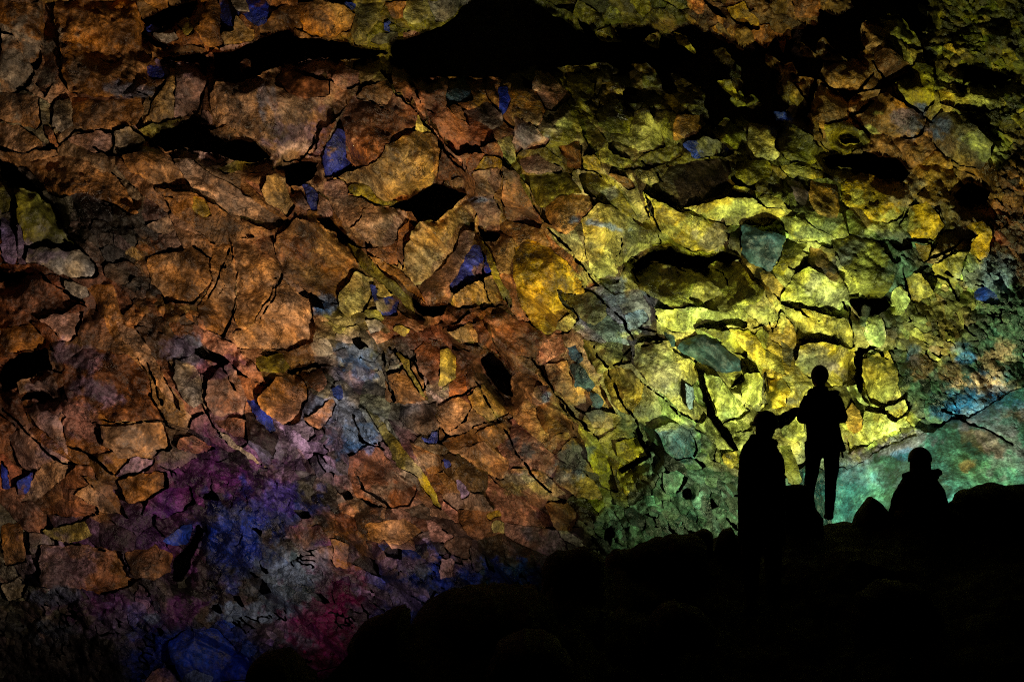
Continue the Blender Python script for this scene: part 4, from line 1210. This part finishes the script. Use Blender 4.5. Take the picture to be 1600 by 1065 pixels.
# legs
tube(bm, [p1(1273, 700), p1(1270, 730), p1(1264, 764, .0), p1(1261, 785, -.02), p1(1262, 806, -.03)], [.082, .07, .05, .046, .034])
tube(bm, [p1(1299, 700), p1(1299, 730), p1(1298, 762, .02), p1(1296, 785, .0), p1(1295, 806, 0)], [.082, .068, .05, .045, .034])
fuse('body', bm, M_SKIN, root, .009, 3)
bm = bmesh.new()
tube(bm, [p1(1290, 707, 0), p1(1289, 698), p1(1287, 684), p1(1286, 668), p1(1285, 655), p1(1285, 640), p1(1284, 627), p1(1283, 618), p1(1282, 611), p1(1282, 604)],
     [(.222, .15), (.222, .15), (.198, .145), (.186, .14), (.182, .14), (.185, .14), (.180, .13), (.13, .105), (.088, .085), (.078, .08)], 28)
for sx, sh, el, wr in ((-1, (1265, 621), (1254, 652), (1272, 650)), (1, (1303, 622), (1317, 652), (1294, 650))):
    S, E, Wr = p1(*sh, 0), p1(*el, .02), p1(*wr, .21)
    tube(bm, [S, S.lerp(E, .5) + V3(sx * .012, 0, 0), E], [.072, .07, .062]); ball(bm, E, (.064, .064, .066), 12)
    tube(bm, [E, E.lerp(Wr, .5), Wr], [.06, .055, .045])
ball(bm, p1(1266, 613, -.03), (.05, .07, .045), 12); ball(bm, p1(1304, 614, -.03), (.04, .07, .036), 12)
jk = fuse('jacket', bm, M_JACKET, root, .012, 4, .016, 3)
bm = bmesh.new()
tube(bm, [p1(1266, 613, -.10), p1(1283, 621, -.12), p1(1300, 615, -.10)], [(.045, .035), (.055, .045), (.045, .035)], 14)
fuse('hood', bm, M_JACKET, jk, .012, 4, .01, 5)
bm = bmesh.new()
tube(bm, [p1(1314, 690, .02), p1(1316, 702, .03), p1(1318, 715, .02)], [(.009, .004), (.011, .004), (.013, .005)], 8)
me = bpy.data.meshes.new('strap'); bm.to_mesh(me); bm.free(); link('strap', me, M_STRAP, jk)
bm = bmesh.new()
tube(bm, [p1(1271, 690), p1(1271, 712), p1(1269, 735), p1(1265, 762, .01), p1(1262, 785, -.02), p1(1263, 802, -.03)], [(.105, .1), (.094, .095), (.078, .08), (.062, .064), (.058, .062), (.05, .052)], 20)
tube(bm, [p1(1299, 690), p1(1299.5, 712), p1(1299.5, 735), p1(1298.5, 760, .02), p1(1297, 780, .0), p1(1296, 802, 0)], [(.105, .1), (.092, .095), (.077, .08), (.066, .066), (.057, .06), (.044, .05)], 20)
tube(bm, [p1(1285, 704), p1(1285, 685), p1(1285, 668)], [(.175, .115), (.18, .12), (.165, .11)], 20)
fuse('trousers', bm, M_TROUSER, root, .011, 4, .01, 7)
boot(root, p1(1263, 812, -.03), .1); boot(root, p1(1296, 812, 0), -.1)
helmet(root, p1(1281, 586.5, .0), .90, 0, brim=False, rz=1.2)
bm = bmesh.new(); tube(bm, [p1(1281, 600, -.075), p1(1281, 588, -.09), p1(1281, 578, -.08)], [(.05, .03), (.07, .03), (.06, .03)], 12); ball(bm, p1(1281, 590, -.02), (.088, .095, .075), 16)
fuse('hair', bm, M_HAIR, root, .01, 3, .006, 11)

# --- the person in a long coat, nearer, half turned to the right
d2 = 10.2
K2 = FPX / d2
R2 = W(1190, 950, d2)
def p2(px, py, y=0.0):
    q = at_plane(px, py, R2.y) - R2
    return V3(q.x, y, q.z)
root = empty('person', W(1190, 950, d2), 'person in a helmet and long straight dark coat, leftmost of the three', 'person', G_P)
bm = bmesh.new()
head(bm, p2(1197, 668, .02), 1.05, -0.5)
tube(bm, [p2(1193, 702, -.01), p2(1194, 690, .0), p2(1196, 676, .0)], [.068, .06, .058])
tube(bm, [p2(1191, 800), p2(1191, 770), p2(1191, 735), p2(1192, 712), p2(1193, 700)], [(.16, .11), (.15, .11), (.165, .12), (.16, .1), (.07, .065)], 20)
for sx in (-1, 1):
    S, E, Wr = p2(1191 + sx * 25, 716, 0), p2(1191 + sx * 29, 765, .02), p2(1191 + sx * 16, 790, .22)
    tube(bm, [S, S.lerp(E, .5), E], [.052, .048, .04]); ball(bm, E, (.04, .04, .04), 10); tube(bm, [E, E.lerp(Wr, .4), Wr], [.04, .037, .027])
    hand(bm, Wr, V3(-sx * .3, .8, -.1), sx, .7)
    tube(bm, [p2(1191 + sx * 15, 795), p2(1191 + sx * 16, 830), p2(1191 + sx * 17, 872, .02), p2(1191 + sx * 17, 905, 0), p2(1191 + sx * 17, 940, 0)], [.085, .075, .056, .05, .036])
fuse('body', bm, M_SKIN, root, .009, 3)
bm = bmesh.new()
tube(bm, [p2(1190, 850), p2(1190, 820), p2(1190, 780), p2(1190, 750), p2(1190, 728), p2(1189, 713), p2(1189, 701), p2(1192, 690), p2(1194, 682)],
     [(.214, .17), (.214, .17), (.214, .165), (.214, .16), (.210, .15), (.198, .14), (.168, .13), (.132, .115), (.116, .105)], 28)
for sx in (-1, 1):
    S, E, Wr = p2(1190 + sx * 22, 724, 0), p2(1190 + sx * 27, 765, .02), p2(1190 + sx * 17, 788, .2)
    tube(bm, [S, S.lerp(E, .5), E], [.07, .07, .065]); ball(bm, E, (.065, .065, .065), 12); tube(bm, [E, E.lerp(Wr, .5), Wr], [.06, .055, .048])
ct = fuse('coat', bm, M_COAT, root, .012, 4, .014, 13)
bm = bmesh.new(); tube(bm, [p2(1176, 694, -.02), p2(1190, 697, -.10), p2(1210, 692, -.05), p2(1213, 690, .04)], [(.03, .03), (.04, .04), (.035, .035), (.028, .028)], 12)
fuse('collar', bm, M_COAT, ct, .012, 3, .008, 15)
bm = bmesh.new()
for sx in (-1, 1):
    tube(bm, [p2(1191 + sx * 14, 800), p2(1191 + sx * 16, 840), p2(1191 + sx * 17, 880, .02), p2(1191 + sx * 17, 925, 0)], [(.11, .11), (.095, .095), (.08, .08), (.065, .068)], 18)
tube(bm, [p2(1191, 815), p2(1191, 790)], [(.18, .13), (.175, .125)], 18)
fuse('trousers', bm, M_GREYP, root, .012, 4, .012, 17)
boot(root, p2(1174, 949), .1); boot(root, p2(1208, 949), -.1)
helmet(root, p2(1196.5, 661, .0), 1.06, .16, brim=True)
bm = bmesh.new(); ball(bm, p2(1194, 672, -.03), (.088, .085, .085), 16); tube(bm, [p2(1190, 668, -.07), p2(1187, 682, -.08), p2(1186, 694, -.08)], [(.06, .035), (.06, .035), (.04, .03)], 12)
fuse('hair', bm, M_HAIR, root, .01, 3, .006, 19)

# --- the seated person at the right, seen from behind
d3 = 12.3
K3 = FPX / d3
R3 = W(1438, 826, d3)
def p3(px, py, y=0.0):
    q = at_plane(px, py, R3.y) - R3
    return V3(q.x, y, q.z)
root = empty('person', W(1438, 826, d3), 'person sitting at the right in a helmet, scarf bunched at the neck, olive hem', 'person', G_P)
bm = bmesh.new()
head(bm, p3(1437, 724, .02), 1.0)
tube(bm, [p3(1438, 752, -.01), p3(1438, 742, 0), p3(1437, 730, 0)], [.066, .06, .058])
tube(bm, [p3(1439, 828, 0), p3(1439, 805, -.02), p3(1439, 785, -.02), p3(1438, 762, 0), p3(1438, 750, 0)], [(.18, .12), (.16, .11), (.165, .115), (.16, .1), (.07, .06)], 20)
for sx in (-1, 1):
    S, E, Wr = p3(1438 + sx * 26, 762, 0), p3(1439 + sx * 36, 800, .06), p3(1439 + sx * 12, 803, .3)
    tube(bm, [S, S.lerp(E, .5), E], [.05, .047, .04]); ball(bm, E, (.04, .04, .04), 10); tube(bm, [E, E.lerp(Wr, .4), Wr], [.04, .036, .026])
    hand(bm, Wr, V3(-sx * .5, .7, -.1), sx, .8)
    Hp, Kn, An = p3(1439 + sx * 15, 822, .02), p3(1439 + sx * 20, 812, .44), p3(1439 + sx * 17, 864, .62)
    tube(bm, [Hp, Hp.lerp(Kn, .5), Kn], [.085, .075, .058]); ball(bm, Kn, (.058, .058, .058), 10); tube(bm, [Kn, Kn.lerp(An, .4), An], [.055, .052, .036])
fuse('body', bm, M_SKIN, root, .009, 3)
bm = bmesh.new()
tube(bm, [p3(1440, 822, -.01), p3(1440, 812, -.02), p3(1440, 798, -.02), p3(1439, 782, -.02), p3(1438, 767, -.01), p3(1438, 757, -.01), p3(1438, 749, 0), p3(1438, 740, 0)],
     [(.295, .2), (.30, .21), (.285, .205), (.262, .19), (.25, .17), (.228, .155), (.19, .14), (.125, .12)], 28)
for sx in (-1, 1):
    S, E, Wr = p3(1438 + sx * 24, 764, 0), p3(1439 + sx * 37, 800, .06), p3(1439 + sx * 15, 803, .27)
    tube(bm, [S, S.lerp(E, .5) + V3(sx * .01, 0, .005), E], [.08, .082, .075]); ball(bm, E, (.076, .076, .076), 12); tube(bm, [E, E.lerp(Wr, .5), Wr], [.07, .062, .05])
jk = fuse('jacket', bm, M_JACKET, root, .012, 3, .022, 23)
bm = bmesh.new()
tube(bm, [p3(1412, 743, .0), p3(1422, 742, -.10), p3(1440, 743, -.13), p3(1458, 741, -.09), p3(1466, 739, .0)], [(.05, .034), (.06, .045), (.062, .048), (.066, .05), (.056, .042)], 14)
ball(bm, p3(1464, 738, -.02), (.045, .05, .045), 12)
fuse('scarf', bm, M_COAT, root, .012, 3, .012, 25)
bm = bmesh.new()
tube(bm, [p3(1440, 812, -.02), p3(1440, 808, -.02), p3(1440, 803, -.02), p3(1440, 799, -.02)], [(.302, .212), (.31, .222), (.306, .22), (.294, .212)], 36)
fuse('hem', bm, M_OLIVE, jk, .012, 2, .012, 27)
bm = bmesh.new()
for sx in (-1, 1):
    Hp, Kn, An = p3(1439 + sx * 15, 820, .02), p3(1439 + sx * 20, 812, .44), p3(1439 + sx * 17, 858, .62)
    tube(bm, [Hp, Hp.lerp(Kn, .5), Kn], [.10, .09, .075]); ball(bm, Kn, (.075, .075, .075), 10); tube(bm, [Kn, Kn.lerp(An, .4), An], [.07, .066, .055])
fuse('trousers', bm, M_TROUSER, root, .012, 4, .012, 29)
boot(root, p3(1422, 868, .62), .1); boot(root, p3(1456, 868, .62), -.1)
helmet(root, p3(1437.5, 718, .0), 1.14, 0, brim=False, rz=1.12)
bm = bmesh.new(); ball(bm, p3(1437.5, 726, -.03), (.108, .095, .09), 16); tube(bm, [p3(1437, 718, -.02), p3(1437, 732, -.02), p3(1437.5, 746, -.02)], [(.113, .10), (.116, .105), (.11, .10)], 20)
fuse('hair', bm, M_HAIR, root, .01, 3, .006, 31)
